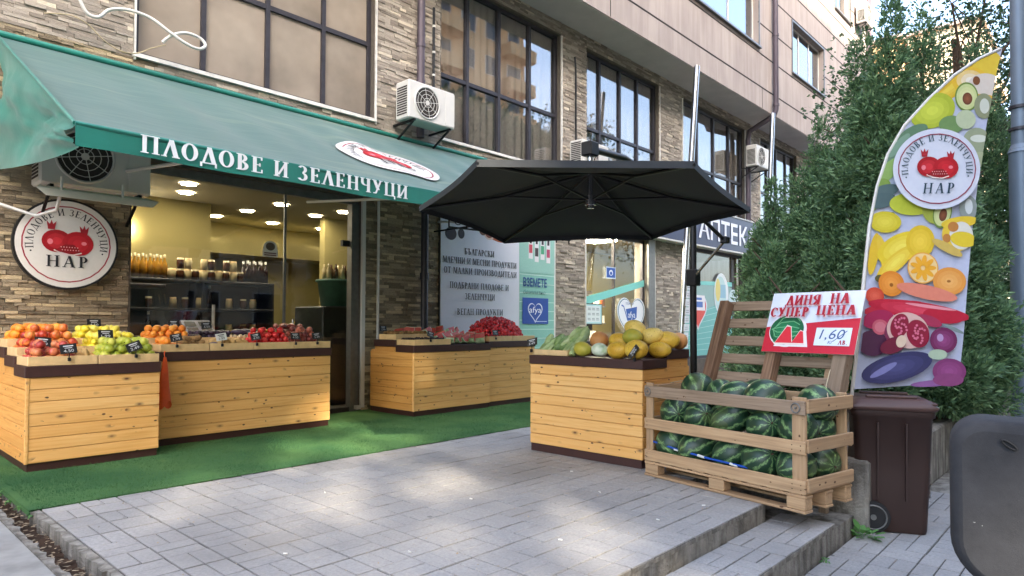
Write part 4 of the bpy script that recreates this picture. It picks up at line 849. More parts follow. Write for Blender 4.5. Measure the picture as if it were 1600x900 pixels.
# downpipes
q = MB(); q.tube([(6.2, 7.6, 6.87), (6.2, 7.6, 3.95)], .058, 14); 
for z in (6.3, 5.3, 4.75): q.tube([(6.2, 7.6, z), (6.2, 7.6, z+.05)], .068, 14)
tag(q.build('downpipe', 'downpipe'), 'mauve downpipe running down the stone pier above air conditioner', 'downpipe')
q = MB(); q.tube([(6.28, 7.58, 3.3), (6.28, 7.58, 0)], .055, 14); q.tube([(6.28, 7.58, 1.85), (6.28, 7.58, 1.95)], .068, 14); tag(q.build('downpipe', 'frame_dark'), 'dark lower downpipe on the stone pier right of shop door', 'downpipe')
q = MB(); q.tube([(17.8, 6.8, 14.9), (17.8, 6.8, 7.0), (17.8, 6.85, 6.85), (17.8, 7.2, 6.7), (17.8, 7.55, 6.55), (17.8, 7.58, 6.3), (17.8, 7.58, 0)], .07, 14)
for z in (7.1, 9, 11, 13): q.tube([(17.8, 6.8, z), (17.8, 6.8, z+.06)], .085, 12)
tag(q.build('downpipe', 'downpipe'), 'long downpipe crossing from the upper facade under the soffit', 'downpipe')
q = MB(); q.mat('black_metal').tube([(6.47, 7.63, 6.0), (6.47, 7.63, 4.6)], .02, 8); q.tube([(9.98, 7.63, 6.3), (10.0, 7.62, 6.1), (10.02, 7.63, 4.6)], .018, 8); q.mat('white_trim')
for z in (5.7, 5.3, 4.95, 4.7): q.tube([(6.47, 7.63, z), (6.47, 7.63, z+.03)], .026, 8)
tag(q.build('wall_conduit'), 'black conduits with white clips on the stone piers', 'conduit')
q = MB(); q.tube([(12.05, 6.6, 0), (12.9, 6.6, 6.7)], .062, 16); tag(q.build('silver_pipe', 'steel'), 'leaning silver pipe in front of the navy pharmacy sign', 'pipe')
q = MB(); q.tube([(16.55, 6.7, 0), (17.3, 6.7, 6.75)], .062, 16); tag(q.build('silver_pipe', 'steel'), 'second silver pipe beside right air conditioner near the trees', 'pipe')
pr = Print(lambda u, v, k: Vector((12.1+v*.125+.02+u, 6.53-.0005*k, v)))
for i in range(9):
    v_ = .55+i*.17; pr.rect(-.11+.01*(i % 3), v_, .1+.015*(i % 2), v_+.15, 'd6d8dc'); pr.rect(-.07, v_+.04, .06, v_+.05, '7a7c84'); pr.rect(-.07, v_+.08, .05, v_+.09, '8a8c94')
tag(pr.build('paper_notices'), 'strip of white paper notices pasted on the silver pipe', 'notice')
# wrought-iron bracket near the awning end
q = MB()
x0, x1, yy = 6.55, 8.9, 6.9
for z0, z1 in ((2.55, 2.62), (2.75, 2.80)): q.tube([(x0-.4, yy, z0), (x1, yy, z1)], .013, 6)
for i in range(9):
    x = x0-.4+i*.34; q.tube([(x, yy, 2.55), (x, yy, 3.0 if i < 2 else 2.79)], .012, 6)
    if i < 8: q.tube([(x+.17+.07*math.cos(a), yy, 2.66+.06*math.sin(a)) for a in np.linspace(0, 6.28, 13)], .007, 5)
q.tube([(x0, yy, 2.6), (x0, WY, 2.6)], .013, 6); tag(q.build('iron_bracket', 'black_metal'), 'black wrought iron bracket hanging beneath the awning end', 'bracket')

# ================================================================== PARASOL
ub = thing('parasol', 'large black cantilever parasol in front of the shops', 'parasol', (6.62, 3.44, 0))
RIM = [Vector(p) for p in ((2.77, 2.86, 2.19), (3.665, 1.894, 2.185), (5.07, 2.146, 2.12), (5.684, 3.398, 2.07), (4.557, 4.323, 2.005), (3.301, 4.055, 2.12))]
APX = Vector((4.15, 3.02, 2.43)); MX, MY = 6.62, 3.44
b = MB(); N_ = 10
for i in range(6):
    A, B_ = RIM[i], RIM[(i+1) % 6]
    def pan(u, v, A=A, B_=B_):
        e = A.lerp(B_, u); e = e+(APX-e)*.035*math.sin(math.pi*u); p = e.lerp(APX, v); p.z -= .05*math.sin(math.pi*v)+.035*math.sin(math.pi*u)*(1-v)*math.sin(math.pi*v); return p
    b.grid(pan, 12, 10)
cn = b.build('canopy', 'canopy_fabric', ub)
b = MB()
for i in range(6):
    A, B_ = RIM[i], RIM[(i+1) % 6]
    b.grid(lambda u, v, A=A, B_=B_: A.lerp(B_, u)+(APX-A.lerp(B_, u))*.035*math.sin(math.pi*u)+Vector((0, 0, .004-v*.045)), 10, 1)
b.build('hem', 'canopy_edge', cn)
for p in RIM:
    q = MB(); q.tube([p+Vector((0, 0, -.02)), p.lerp(APX, .5)+Vector((0, 0, -.085)), APX+Vector((0, 0, -.06))], .012, 6); q.build('rib', 'black_metal', ub)
    m = p.lerp(APX, .52)+Vector((0, 0, -.09)); q = MB().tube([m, Vector((APX.x, APX.y, 2.16))], .009, 6); q.build('strut', 'black_metal', ub)
q = MB(); q.cyl((APX.x, APX.y, 2.10), (APX.x, APX.y, 2.52), .022); q.cyl((APX.x, APX.y, 2.12), (APX.x, APX.y, 2.19), .045); q.mat('steel').cyl((APX.x, APX.y, 2.095), (APX.x, APX.y, 2.12), .03); q.build('hub', 'black_metal', ub)
q = MB(); q.mat('black_metal').cyl((MX, MY, 0), (MX, MY, 2.55), .036, n=14); q.bbox((MX-.06, MY-.06, 1.62), (MX+.06, MY+.06, 1.80), .01); q.build('mast', None, ub)
q = MB(); q.tube([(MX, MY, 2.42), (5.6, 3.35, 2.64), (4.9, 3.2, 2.66), (APX.x, APX.y, 2.56)], .028, 10); q.build('arm', 'black_metal', ub)
q = MB(); q.mat('black_metal').bbox((APX.x-.06, APX.y-.05, 2.50), (APX.x+.05, APX.y+.05, 2.61), .008); q.build('arm_bracket', None, ub)
q = MB(); q.tube([(MX-.03, MY-.03, 1.72), (6.50, 3.02, 2.07)], .016, 8); q.build('crank_strut', 'steel', ub)
q = MB(); q.tube([(6.50, 3.02, 2.07), (5.9, 3.2, 2.45), (5.5, 3.26, 2.64)], .02, 8); q.bbox((6.46, 2.98, 2.04), (6.54, 3.06, 2.11), .01); q.build('crank_strut', 'black_metal', ub)
q = MB(); q.bbox((MX-.45, MY-.04, .01), (MX+.45, MY+.04, .06), .01); q.bbox((MX-.04, MY-.45, .011), (MX+.04, MY+.45, .061), .01)
q.build('cross_foot', 'black_metal', ub)
# ================================================================== MARKET STANDS
RX = axes((1, 0, 0), (0, -1, 0))      # plank facing -Y, long along X   (local x->X, local z -> -Y)
RYm = axes((0, 1, 0), (-1, 0, 0))     # plank facing -X, long along Y
def stand(label, x0, x1, y0, y1, htop, nf, steps, front='y', trim=.09, sides=('l',), fwood='pine'):
    """planked counter: plinth, front and side boards, stepped dark trim. front faces -Y ('y') or -X ('x')"""
    t = thing('market_stand', label, 'market stand', ((x0+x1)/2, (y0+y1)/2, 0))
    MB().box((x0+.02, y0+.02, .003), (x1-.01, y1, .075)).build('plinth', 'brown_trim', t)
    zt = htop-trim; W_ = (zt-.075)/nf
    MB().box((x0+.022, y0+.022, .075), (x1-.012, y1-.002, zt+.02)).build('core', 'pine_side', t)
    if front == 'y':
        for k in range(nf): plank('plank', x1-x0, W_-.004, .018, ((x0+x1)/2, y0+.012, .075+W_*(k+.5)), RX, fwood, t)
        for k in range(nf): 
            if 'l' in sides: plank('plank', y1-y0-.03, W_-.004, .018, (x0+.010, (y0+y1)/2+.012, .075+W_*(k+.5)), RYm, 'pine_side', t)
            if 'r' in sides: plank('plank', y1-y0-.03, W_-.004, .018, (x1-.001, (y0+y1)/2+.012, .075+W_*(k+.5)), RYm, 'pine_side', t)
        MB().bbox((x0-.002, y0-.004, .075), (x0+.022, y0+.022, zt), .003).build('corner_batten', fwood, t)
    else:
        for k in range(nf): plank('plank', y1-y0, W_-.004, .018, (x0+.012, (y0+y1)/2, .075+W_*(k+.5)), RYm, fwood, t)
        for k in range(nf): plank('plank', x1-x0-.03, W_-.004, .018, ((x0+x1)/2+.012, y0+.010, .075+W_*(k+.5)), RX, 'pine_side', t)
    for (d0, d1, dz) in steps:       # stepped tiers: depth range from the front, rise
        if front == 'y': lo, hi = (x0-.012, y0+d0-.012, zt+dz), (x1+.005, y0+d1-.013, htop+dz)
        else: lo, hi = (x0+d0-.012, y0-.012, zt+dz), (x0+d1-.013, y1+.005, htop+dz)
        if dz > 0.001:
            l2 = (x0+.003, y0+d0, zt-.001) if front == 'y' else (x0+d0, y0+.003, zt-.001); h2 = (x1-.012, y0+d1-.02, zt+dz) if front == 'y' else (x0+d1-.02, y1-.01, zt+dz)
            MB().box(l2, h2).build('riser', 'pine_side', t)
        MB().bbox(lo, hi, .004).build('trim_board', 'brown_trim', t)
    return t
def tray(x0, x1, y0, y1, z, label, h=.075, mat='box_wood', tilt=0):
    t = thing('produce_tray', label, 'tray', ((x0+x1)/2, (y0+y1)/2, z)); g = .004; z += .001
    MB().box((x0+g+.01, y0+g+.01, z), (x1-g-.01, y1-g-.01, z+.012)).build('base_board', mat, t)
    for nm, lo, hi in (('front_board', (x0+g, y0+g, z), (x1-g, y0+g+.012, z+h)), ('back_board', (x0+g, y1-g-.012, z), (x1-g, y1-g, z+h)), ('side_board', (x0+g, y0+g+.0125, z), (x0+g+.012, y1-g-.0125, z+h-.003)), ('side_board', (x1-g-.012, y0+g+.0125, z), (x1-g, y1-g-.0125, z+h-.003))): MB().bbox(lo, hi, .003).build(nm, mat, t)
    return t
# produce meshes
def blob(rx, ry, rz, mat, n=14, m=9, dim=0, rough=0, seed=0, stem=None, ribs=0, pinch=0, eyes=None):
    rr = random.Random(seed); b = MB().mat(mat); off = Vector((seed*3.1, seed*1.7, 0)); vs = []; 
    for j in range(m+1):
        th = math.pi*j/m
        for i in range(n):
            a = 2*math.pi*i/n; r = math.sin(th); z = math.cos(th)
            if dim: z -= dim*math.exp(-(r/.35)**2)*(1 if z > 0 else -.6)*1.0
            if pinch: r *= 1-pinch*abs(z)**3; z = z*(1+pinch*.35*abs(z)**6)
            if ribs: r *= 1-.035*abs(math.sin(a*ribs/2))
            p = Vector((r*math.cos(a)*rx, r*math.sin(a)*ry, z*rz))
            if rough: p *= 1+rough*noise.noise(p*(2.2/max(rx, .02))+off)
            vs.append(p)
    b.add(vs, [(j*n+i, (j+1)*n+i, (j+1)*n+(i+1) % n, j*n+(i+1) % n) for j in range(m) for i in range(n)], True)
    if stem: b.mat(stem); b.cyl((0, 0, rz*(1-dim)*.8), (.2*rx, 0, rz*1.18), rx*.07, n=5)
    o = b.build('x', None, None, (0, 0, 0)); me = o.data; bpy.data.objects.remove(o); return me
def corn(seed):
    rr = random.Random(seed); b = MB().mat('corn_husk'); L = .30
    prof = [(-.15, .008), (-.13, .028), (-.07, .036), (0, .036), (.07, .030), (.12, .018), (.155, .004)]
    n = 10; vs = [(x, r*math.cos(2*math.pi*k/n), r*math.sin(2*math.pi*k/n)) for x, r in prof for k in range(n)]
    b.add(vs, [(i*n+k, (i+1)*n+k, (i+1)*n+(k+1) % n, i*n+(k+1) % n) for i in range(len(prof)-1) for k in range(n)], True)
    for k in range(9):          # husk leaves, slightly lifted and pointed
        a = k*.7+rr.uniform(-.2, .2); l = rr.uniform(.2, .3); up = rr.uniform(1.05, 1.35)
        def lf(u, v, a=a, l=l, up=up):
            w_ = .45*math.sin(math.pi*min(1, .12+.88*(1-u)))**.8; an = a+(v-.5)*2*w_; r = (.036 if u < .6 else .036-.03*(u-.6)/.4)*(1.03+.06*u*up)+.012*u*u*up*(.5+abs(v-.5)); return (-.14+u*l, r*math.cos(an), r*math.sin(an))
        b.grid(lf, 7, 3)
    o = b.build('x', None, None, (0, 0, 0)); me = o.data; bpy.data.objects.remove(o); return me
def slice_mesh(seed):           # wedge of watermelon: rind outside, red flesh
    b = MB(); n = 9; R0, th = .11, .06
    arc = [(R0*math.cos(math.pi*i/n), -R0*math.sin(math.pi*i/n)) for i in range(n+1)]; inn = [(x*.86, z*.86) for x, z in arc]
    for (pts, mt, y0, y1) in ((arc, 'rind', -th, th),):
        vs = [(x, y0, z) for x, z in pts]+[(x, y1, z) for x, z in pts]+[(x, y0, z) for x, z in inn]+[(x, y1, z) for x, z in inn]; m = n+1
        b.mat(mt).add(vs, [(i, i+1, m+i+1, m+i) for i in range(n)]+[(i, 2*m+i, 2*m+i+1, i+1) for i in range(n)]+[(m+i, m+i+1, 3*m+i+1, 3*m+i) for i in range(n)])
    vs = [(x, -th, z) for x, z in inn]+[(x, th, z) for x, z in inn]; m = n+1
    b.mat('flesh').add(vs, [tuple(range(m))[::-1], tuple(range(m, 2*m)), (0, m, 2*m-1, m-1)])
    o = b.build('x', None, None, (0, 0, 0)); me = o.data; bpy.data.objects.remove(o); return me
F = {
 'apple': [blob(.040, .040, .036, 'apple_red', dim=.25, rough=.05, seed=s, stem='bark') for s in (1, 2)], 'nect': [blob(.040, .040, .037, 'nectarine', dim=.18, rough=.05, seed=s) for s in (3, 4)],
 'orange': [blob(.039, .039, .037, 'orange_fruit', rough=.03, seed=s, dim=.06) for s in (5, 6)], 'lemon': [blob(.034, .034, .046, 'lemon', rough=.04, seed=s, pinch=.25) for s in (7, 8)],
 'gapple': [blob(.041, .041, .039, 'apple_green', dim=.25, rough=.05, seed=s, stem='bark') for s in (9, 10)], 'kiwi': [blob(.026, .026, .034, 'kiwi', rough=.05, seed=s) for s in (11, 12)],
 'potato': [blob(.028, .026, .042, 'potato', rough=.25, seed=s) for s in (13, 14, 15)], 'tomato': [blob(.036, .036, .030, 'tomato', dim=.15, rough=.04, seed=s) for s in (16, 17)],
 'onion': [blob(.036, .036, .034, 'onion', rough=.06, seed=s, pinch=-.15, stem='mushroom') for s in (18, 19)], 'plum': [blob(.024, .023, .032, 'plum', rough=.05, seed=s) for s in (20, 21)],
 'cherry': [blob(.027, .027, .026, 'cherry_red', 10, 7, rough=.05, dim=.1, seed=s) for s in (22, 23)], 'date': [blob(.014, .014, .024, 'date', 8, 6, rough=.15, seed=s) for s in (24, 25)],
 'mush': [blob(.024, .024, .018, 'mushroom', rough=.12, seed=s) for s in (26, 27)], 'sweet': [blob(.035, .033, .06, 'onion', rough=.3, seed=s) for s in (28, 29)], 'banana': [blob(.016, .016, .08, 'banana', 8, 8, rough=.1, seed=30, pinch=.2)],
 'aub': [blob(.035, .035, .085, 'plum', rough=.1, seed=31, pinch=.15, stem='corn_husk')], 'peach': [blob(.043, .043, .040, 'nectarine', dim=.12, rough=.04, seed=s) for s in (32, 33)],
}
def heap(kind, name, label, cat, group, x0, x1, y0, y1, z, r, layers=2, peak=.5, tilt=0, lim=400, jit=.35, flat=.8):
    """hexagonal pile whose height follows a rounded profile"""
    cnt = 0; nx = max(1, int((x1-x0)/(2*r*.9))); ny = max(1, int((y1-y0)/(2*r*.85)))
    for k in range(layers):
        m = k*r*.75
        for j in range(ny-k+0):
            for i in range(nx-k):
                x = x0+r+m*.9+(x1-x0-2*r-1.8*m)*(i/max(1, nx-1-k)); y = y0+r+m*.55+(y1-y0-2*r-1.0*m)*(j/max(1, ny-1-k))
                u_ = 2*(x-x0)/(x1-x0)-1; w_ = 2*(y-y0)/(y1-y0)-1
                hh = (1-abs(u_)**2.4)*(1-.35*max(0, -w_)**2)
                if k > 0 and hh < k/layers*peak+.05*random.random(): continue
                x += random.uniform(-1, 1)*r*jit*.5; y += random.uniform(-1, 1)*r*jit*.5; zz = z+r*.9+k*r*1.45+random.uniform(-.1, .15)*r+tilt*(y-y0)
                rot = (random.uniform(0, 3.14) if kind not in ('aub', 'banana') else 1.57+random.uniform(-.2, .2), random.uniform(0, 3.14) if kind not in ('aub', 'banana') else random.uniform(-.2, .2), random.uniform(0, 6.28))
                put(random.choice(F[kind]), name, (x, y, zz), label, cat, group, rot, random.uniform(.9, 1.1)); cnt += 1
                if cnt >= lim: return cnt
    return cnt
def price_tag(x, y, z, label, ang=0, white=False, w_=.085, h=.055, lean=-.25, facing='y'):
    t = thing('price_tag', label, 'price tag', (x, y, z)); bg, fg = ('tag_white', '3a3c40') if white else ('tag_black', 'c9ccd0')
    ca, sa = math.cos(ang), math.sin(ang); ux = Vector((ca, 0, sa)) if facing == 'y' else Vector((0, -ca, sa)); back = Vector((0, 1, 0)) if facing == 'y' else Vector((1, 0, 0)); vx = (Vector((-sa, 0, ca)) if facing == 'y' else Vector((0, sa, ca)))-back*lean; vx.normalize(); n_ = ux.cross(vx); o = Vector((x, y, z+.035))-ux*w_/2
    b = MB().mat(bg); b.add([o, o+ux*w_, o+ux*w_+vx*h, o+vx*h]+[p-n_*.003 for p in (o, o+ux*w_, o+ux*w_+vx*h, o+vx*h)], [(0, 1, 2, 3), (7, 6, 5, 4), (0, 4, 5, 1), (1, 5, 6, 2), (2, 6, 7, 3), (3, 7, 4, 0)]); b.build('card', None, t)
    pr = Print(planeP(o+n_*.0008, ux, vx)); pr.line([(w_*.2, h*.78), (w_*.8, h*.78)], h*.11, fg); pr.line([(w_*.28, h*.58), (w_*.72, h*.58)], h*.07, fg); pr.sans(random.choice(('2.99', '3.49', '1.99', '4.50', '2.49')), w_*.2, h*.14, h*.3, fg, fit=w_*.6); pr.build('writing', t)
    f_ = Vector((0, -1, 0)) if facing == 'y' else Vector((-1, 0, 0))
    b = MB(); b.cyl((x, y, z-.005), Vector((x, y, z+.04))+back*0, .004, n=6); c = Vector((x, y, z-.012))+f_*.006; b.bbox(c-Vector((.011, .011, .016)), c+Vector((.011, .011, .014)), .003); b.build('clip', 'black_metal', t)
# --- stand 1 (front left corner)
stand('tall pine plank stand at the front left corner under round sign', 1.236, 2.225, 6.375, 7.55, .848, 7, ((0, .40, 0), (.40, .78, .065), (.78, 1.16, .13)), sides=('l',))
xm = 1.735
tr1 = [(1.24, xm, 6.37, 6.775, .848), (xm, 2.22, 6.37, 6.775, .848), (1.24, xm, 6.775, 7.155, .913), (xm, 2.22, 6.775, 7.155, .913), (1.24, xm, 7.155, 7.53, .978), (xm, 2.22, 7.155, 7.53, .978)]
for (a, c, d, e, z), l in zip(tr1, ('front tray of pinkish apples on the corner stand', 'front tray of green apples on the corner stand', 'middle tray of red nectarines on the corner stand', 'middle tray of lemons and apples on corner stand', 'back tray of oranges on the corner stand', 'back tray of lemons on the corner stand')): tray(a, c, d, e, z, l)
def H(kind, name, label, group, box, z, r, **k): heap(kind, name, label, name.replace('_', ' '), group, *box, z, r, **k)
H('apple', 'apple', 'pinkish red apple in the front left tray of corner stand', 'pink apples on the corner stand', (1.255, 1.60, 6.39, 6.76), .86, .041, layers=3)
H('potato', 'potato', 'small pale potato between the pink and green apples', 'pale potatoes on the corner stand', (1.60, 1.74, 6.38, 6.70), .87, .03, layers=2)
H('gapple', 'green_apple', 'yellow green apple in the front right tray of corner stand', 'green apples on the corner stand', (1.76, 2.21, 6.39, 6.76), .87, .042, layers=3)
H('nect', 'nectarine', 'dark red nectarine in the middle tray of corner stand', 'nectarines on the corner stand', (1.255, 1.73, 6.79, 7.14), .925, .042, layers=4)
H('lemon', 'lemon', 'bright yellow lemon in the trays of the corner stand', 'lemons on the corner stand', (1.76, 2.2, 6.79, 7.14), .93, .038, layers=3)
H('orange', 'orange', 'orange in the back left tray of the corner stand', 'oranges on the corner stand', (1.255, 1.73, 7.17, 7.52), .99, .041, layers=3)
H('lemon', 'lemon', 'bright yellow lemon in the trays of the corner stand', 'lemons on the corner stand', (1.76, 2.2, 7.17, 7.5), .99, .038, layers=3)
# --- stand 2 (along the shop window)
stand('long pine plank stand in front of the shop window with orange bag', 2.372, 4.238, 6.81, 7.6, .915, 7, ((0, .37, 0), (.37, .75, .055)), sides=('l', 'r'))
xs_ = [2.375, 2.84, 3.305, 3.77, 4.235]
for i, l in enumerate(('first tray of oranges and kiwis on window stand', 'second tray of roots on window stand', 'third tray of tomatoes on window stand', 'last tray of red onions on window stand')):
    tray(xs_[i], xs_[i+1], 6.80, 7.17, .915, 'front '+l); tray(xs_[i], xs_[i+1], 7.175, 7.55, .970, 'back '+l.replace('oranges and kiwis', 'oranges').replace('roots', 'dark plums').replace('tomatoes', 'mushrooms').replace('red onions', 'sweet potatoes'))
H('orange', 'orange', 'orange beside the kiwis on the window stand', 'oranges on the window stand', (2.39, 2.6, 6.82, 7.15), .925, .04, layers=2)
H('kiwi', 'kiwi', 'brown kiwi in the first tray of the window stand', 'kiwis on the window stand', (2.58, 2.83, 6.82, 7.15), .93, .029, layers=3)
H('potato', 'ginger_root', 'tan knobbly root in the second tray of window stand', 'tan roots on the window stand', (2.92, 3.29, 6.82, 7.14), .925, .033, layers=2)
H('tomato', 'tomato', 'bright red tomato in the third tray of window stand', 'tomatoes on the window stand', (3.32, 3.76, 6.82, 7.15), .93, .036, layers=4)
H('onion', 'red_onion', 'red onion in the last tray of the window stand', 'red onions on the window stand', (3.78, 4.12, 6.82, 7.15), .93, .037, layers=4)
H('mush', 'mushroom', 'pale mushroom at the right end of the window stand', 'mushrooms on the window stand', (4.12, 4.22, 6.82, 7.1), .93, .025, layers=1)
H('orange', 'orange', 'orange beside the kiwis on the window stand', 'oranges on the window stand', (2.39, 2.83, 7.19, 7.53), .985, .04, layers=3)
H('plum', 'plum', 'dark plum in the back row of the window stand', 'dark plums on the window stand', (2.86, 3.3, 7.19, 7.53), .985, .028, layers=3)
H('aub', 'aubergine', 'dark aubergine in the back row of the window stand', 'aubergines on the window stand', (3.35, 3.9, 7.36, 7.54), .99, .045, layers=2)
H('mush', 'mushroom', 'pale mushroom in the back row of the window stand', 'mushrooms in the back row', (3.2, 3.6, 7.19, 7.36), .985, .026, layers=2)
H('sweet', 'sweet_potato', 'large reddish sweet potato at the right back of window stand', 'sweet potatoes on the window stand', (3.78, 4.2, 7.19, 7.53), .99, .045, layers=3)
H('banana', 'banana', 'spotted banana lying by the sweet potatoes', 'bananas on the window stand', (3.62, 3.8, 7.3, 7.5), 1.06, .02, layers=2)
put(F['aub'][0], 'avocado', (2.9, 6.87, .985), 'dark avocado beside the white price tag', 'avocado', None, (1.4, .2, .8), .55)
# hanging orange bag between the stands
q = MB(); n_ = 12
def bag(u, v):
    a = u*2*math.pi; r = .012+.045*v**.8*(1-.15*math.sin(a*3+v*4)); return (2.40+r*math.cos(a)*1.1, 6.755+r*math.sin(a)*.5, .87-v*.46-.04*math.sin(a*2)*v)
q.grid(bag, 18, 14); q.tube([(2.40, 6.76, .86), (2.40, 6.78, .90), (2.42, 6.81, .93)], .004, 5); tag(q.build('plastic_bag', 'orange_bag'), 'orange plastic bag hanging between the two left stands', 'bag')
# --- stands 3a, 3b
stand('pine plank stand right of the shop door with watermelon slices', 5.345, 6.728, 6.655, 7.6, .918, 8, ((0, .38, 0), (.38, .86, .065)), sides=('l',))
stand('pine plank stand beneath the banner with red radish heap', 6.752, 7.76, 6.70, 7.6, .945, 8, ((0, .86, 0),), sides=())
tray(5.35, 5.98, 6.645, 7.03, .918, 'front tray of dark dates beside the shop door'); tray(5.35, 5.98, 7.04, 7.42, .983, 'back tray of brown kiwis beside the shop door')
tray(6.755, 7.25, 6.69, 7.5, .945, 'left tray under the red radish heap'); tray(7.25, 7.755, 6.69, 7.5, .945, 'right tray under the red radish heap')
H('date', 'date', 'dark date in the tray beside the shop door', 'dates beside the shop door', (5.37, 5.96, 6.67, 7.0), .945, .022, layers=2, lim=230)
H('kiwi', 'kiwi', 'brown kiwi in the back tray beside the shop door', 'kiwis beside the shop door', (5.37, 5.96, 7.06, 7.4), .995, .033, layers=2)
SL = slice_mesh(1)
for j, (yy, zz) in enumerate(((6.78, 1.02), (7.0, 1.05), (7.22, 1.11))):
    for i in range(5 if j == 0 else 8):
        x = (6.06 if j == 0 else 5.55 if j == 2 else 6.02)+i*.14+rs.uniform(-.02, .02)
        put(SL, 'watermelon_slice', (x, yy+rs.uniform(-.03, .03), zz+rs.uniform(-.01, .02)), 'red watermelon slice with pale rind on the stand by the door', 'watermelon slice', 'watermelon slices on the stand', (rs.uniform(-.5, .1), rs.uniform(-.5, -.1), rs.uniform(.2, .8)), rs.uniform(.85, 1.1))
# radish mound
c0 = 0; NF = 460
for i in range(NF):
    zf = 1-(i+.5)/NF; a = i*2.39996; rr_ = math.sqrt(1-zf*zf); x, y_ = .47*rr_*math.cos(a), .37*rr_*math.sin(a)
    if y_ > .10 or c0 >= 298: continue
    put(random.choice(F['cherry']), 'radish', (7.26+x+random.uniform(-.018, .018), 7.10+y_+random.uniform(-.018, .018), .985+.30*zf+random.uniform(-.012, .016)), 'small shiny red radish in the tall mound under banner', 'radish', 'red radishes in the mound', (random.uniform(0, 3), random.uniform(0, 3), 0), random.uniform(.78, 1.18)); c0 += 1
MB().lathe([(.34, 0), (.32, .08), (.26, .17), (.16, .23), (0, .26)], 20, (7.26, 7.10, .96)).build('x', 'date', None)  # dark core added so the gaps between radishes read as shade
m_ = bpy.data.objects['x']; m_.name = 'mound_liner'; tag(m_, 'dark sack put in as the shade between the red radishes', 'filler')
# --- stand 4 (melons), long face towards the street on the left
stand('pine plank melon stand standing out beside the watermelon crate', 4.75, 5.56, 2.93, 4.16, .905, 8, ((0, .40, 0), (.40, .80, .07)), front='x', trim=.08)
tray(4.76, 5.14, 3.72, 4.15, .906, 'short tray of green corn cobs on the melon stand', .055)
CN = [corn(s) for s in (1, 2, 3)]
for i in range(17):
    l = i//7; yy = 3.75+(i % 7)*.062+.03*l; put(CN[i % 3], 'corn_cob', (4.93+.10*l+rs.uniform(-.02, .02), yy, .965+.06*l+(.012 if i % 2 else 0)), 'green husked corn cob at the left end of the melon stand', 'corn cob', 'corn cobs on the melon stand', (rs.uniform(0, 6), -.3-.1*l+rs.uniform(-.08, .08), .25+rs.uniform(-.25, .25)), rs.uniform(.9, 1.1))
ML = {'y': [blob(.118, .078, .078, 'melon_skin', 18, 12, rough=.06, seed=s, ribs=0) for s in (41, 42, 43)], 'o': [blob(.088, .088, .084, 'melon_orange', 20, 12, rough=.04, ribs=10, seed=44)], 'g': [blob(.105, .07, .07, 'melon_green', 18, 12, rough=.05, ribs=8, seed=45), blob(.10, .068, .068, 'rind', 18, 12, rough=.05, ribs=8, seed=46)]}
for (kx, y, x, z, lab, rot, s_) in (('g', 3.60, 4.83, .975, 'ribbed yellow green melon in the front row beside corn', 1.4, .95), ('g2', 3.41, 4.83, .972, 'striped grey green melon second in the front row', 1.5, .9), ('y', 3.23, 4.84, .975, 'round yellow melon third in the front row', 1.2, .95), ('y2', 3.02+.03, 4.85, .985, 'largest oval yellow melon in the middle front row', 1.6, 1.08), ('y3', 2.99-.02, 5.1, .98, 'pale yellow melon at the right front by price tag', .2, .9),
      ('o', 3.55, 5.02, 1.05, 'round orange netted melon next to the corn cobs', .3, 1.0), ('y', 3.34, 5.03, 1.05, 'yellow melon behind the grey green striped melon', .3, .9), ('g', 3.17, 4.98, 1.09, 'ribbed yellow melon lying on top of front row', 1.4, 1.0), ('y2', 3.22, 5.10, 1.165, 'topmost yellow melon crowning the melon heap', 1.5, .95), ('y3', 3.06, 5.12, 1.10, 'pointed yellow melon just right of topmost melon', .8, .9), ('y', 2.93+.04, 5.22, 1.06, 'round yellow melon behind the price tag', .1, 1.0), ('o', 2.96, 5.42, 1.05, 'orange melon at the far right back corner', .4, .92), ('y2', 3.08, 5.45, 1.06, 'small melon peeping out between right back melons', .6, .85), ('o', 3.3, 5.4, 1.06, 'orange melon hidden in the back row middle', .6, .9)):
    me = ML[kx[0]][(int(kx[1])-1 if len(kx) > 1 else 0) % len(ML[kx[0]])]
    put(me, 'melon', (x, y, z), lab, 'melon', None, (rs.uniform(-.3, .3), rs.uniform(-.2, .2), rot if kx[0] != 'y' else 1.57+rs.uniform(-.5, .5)), s_)
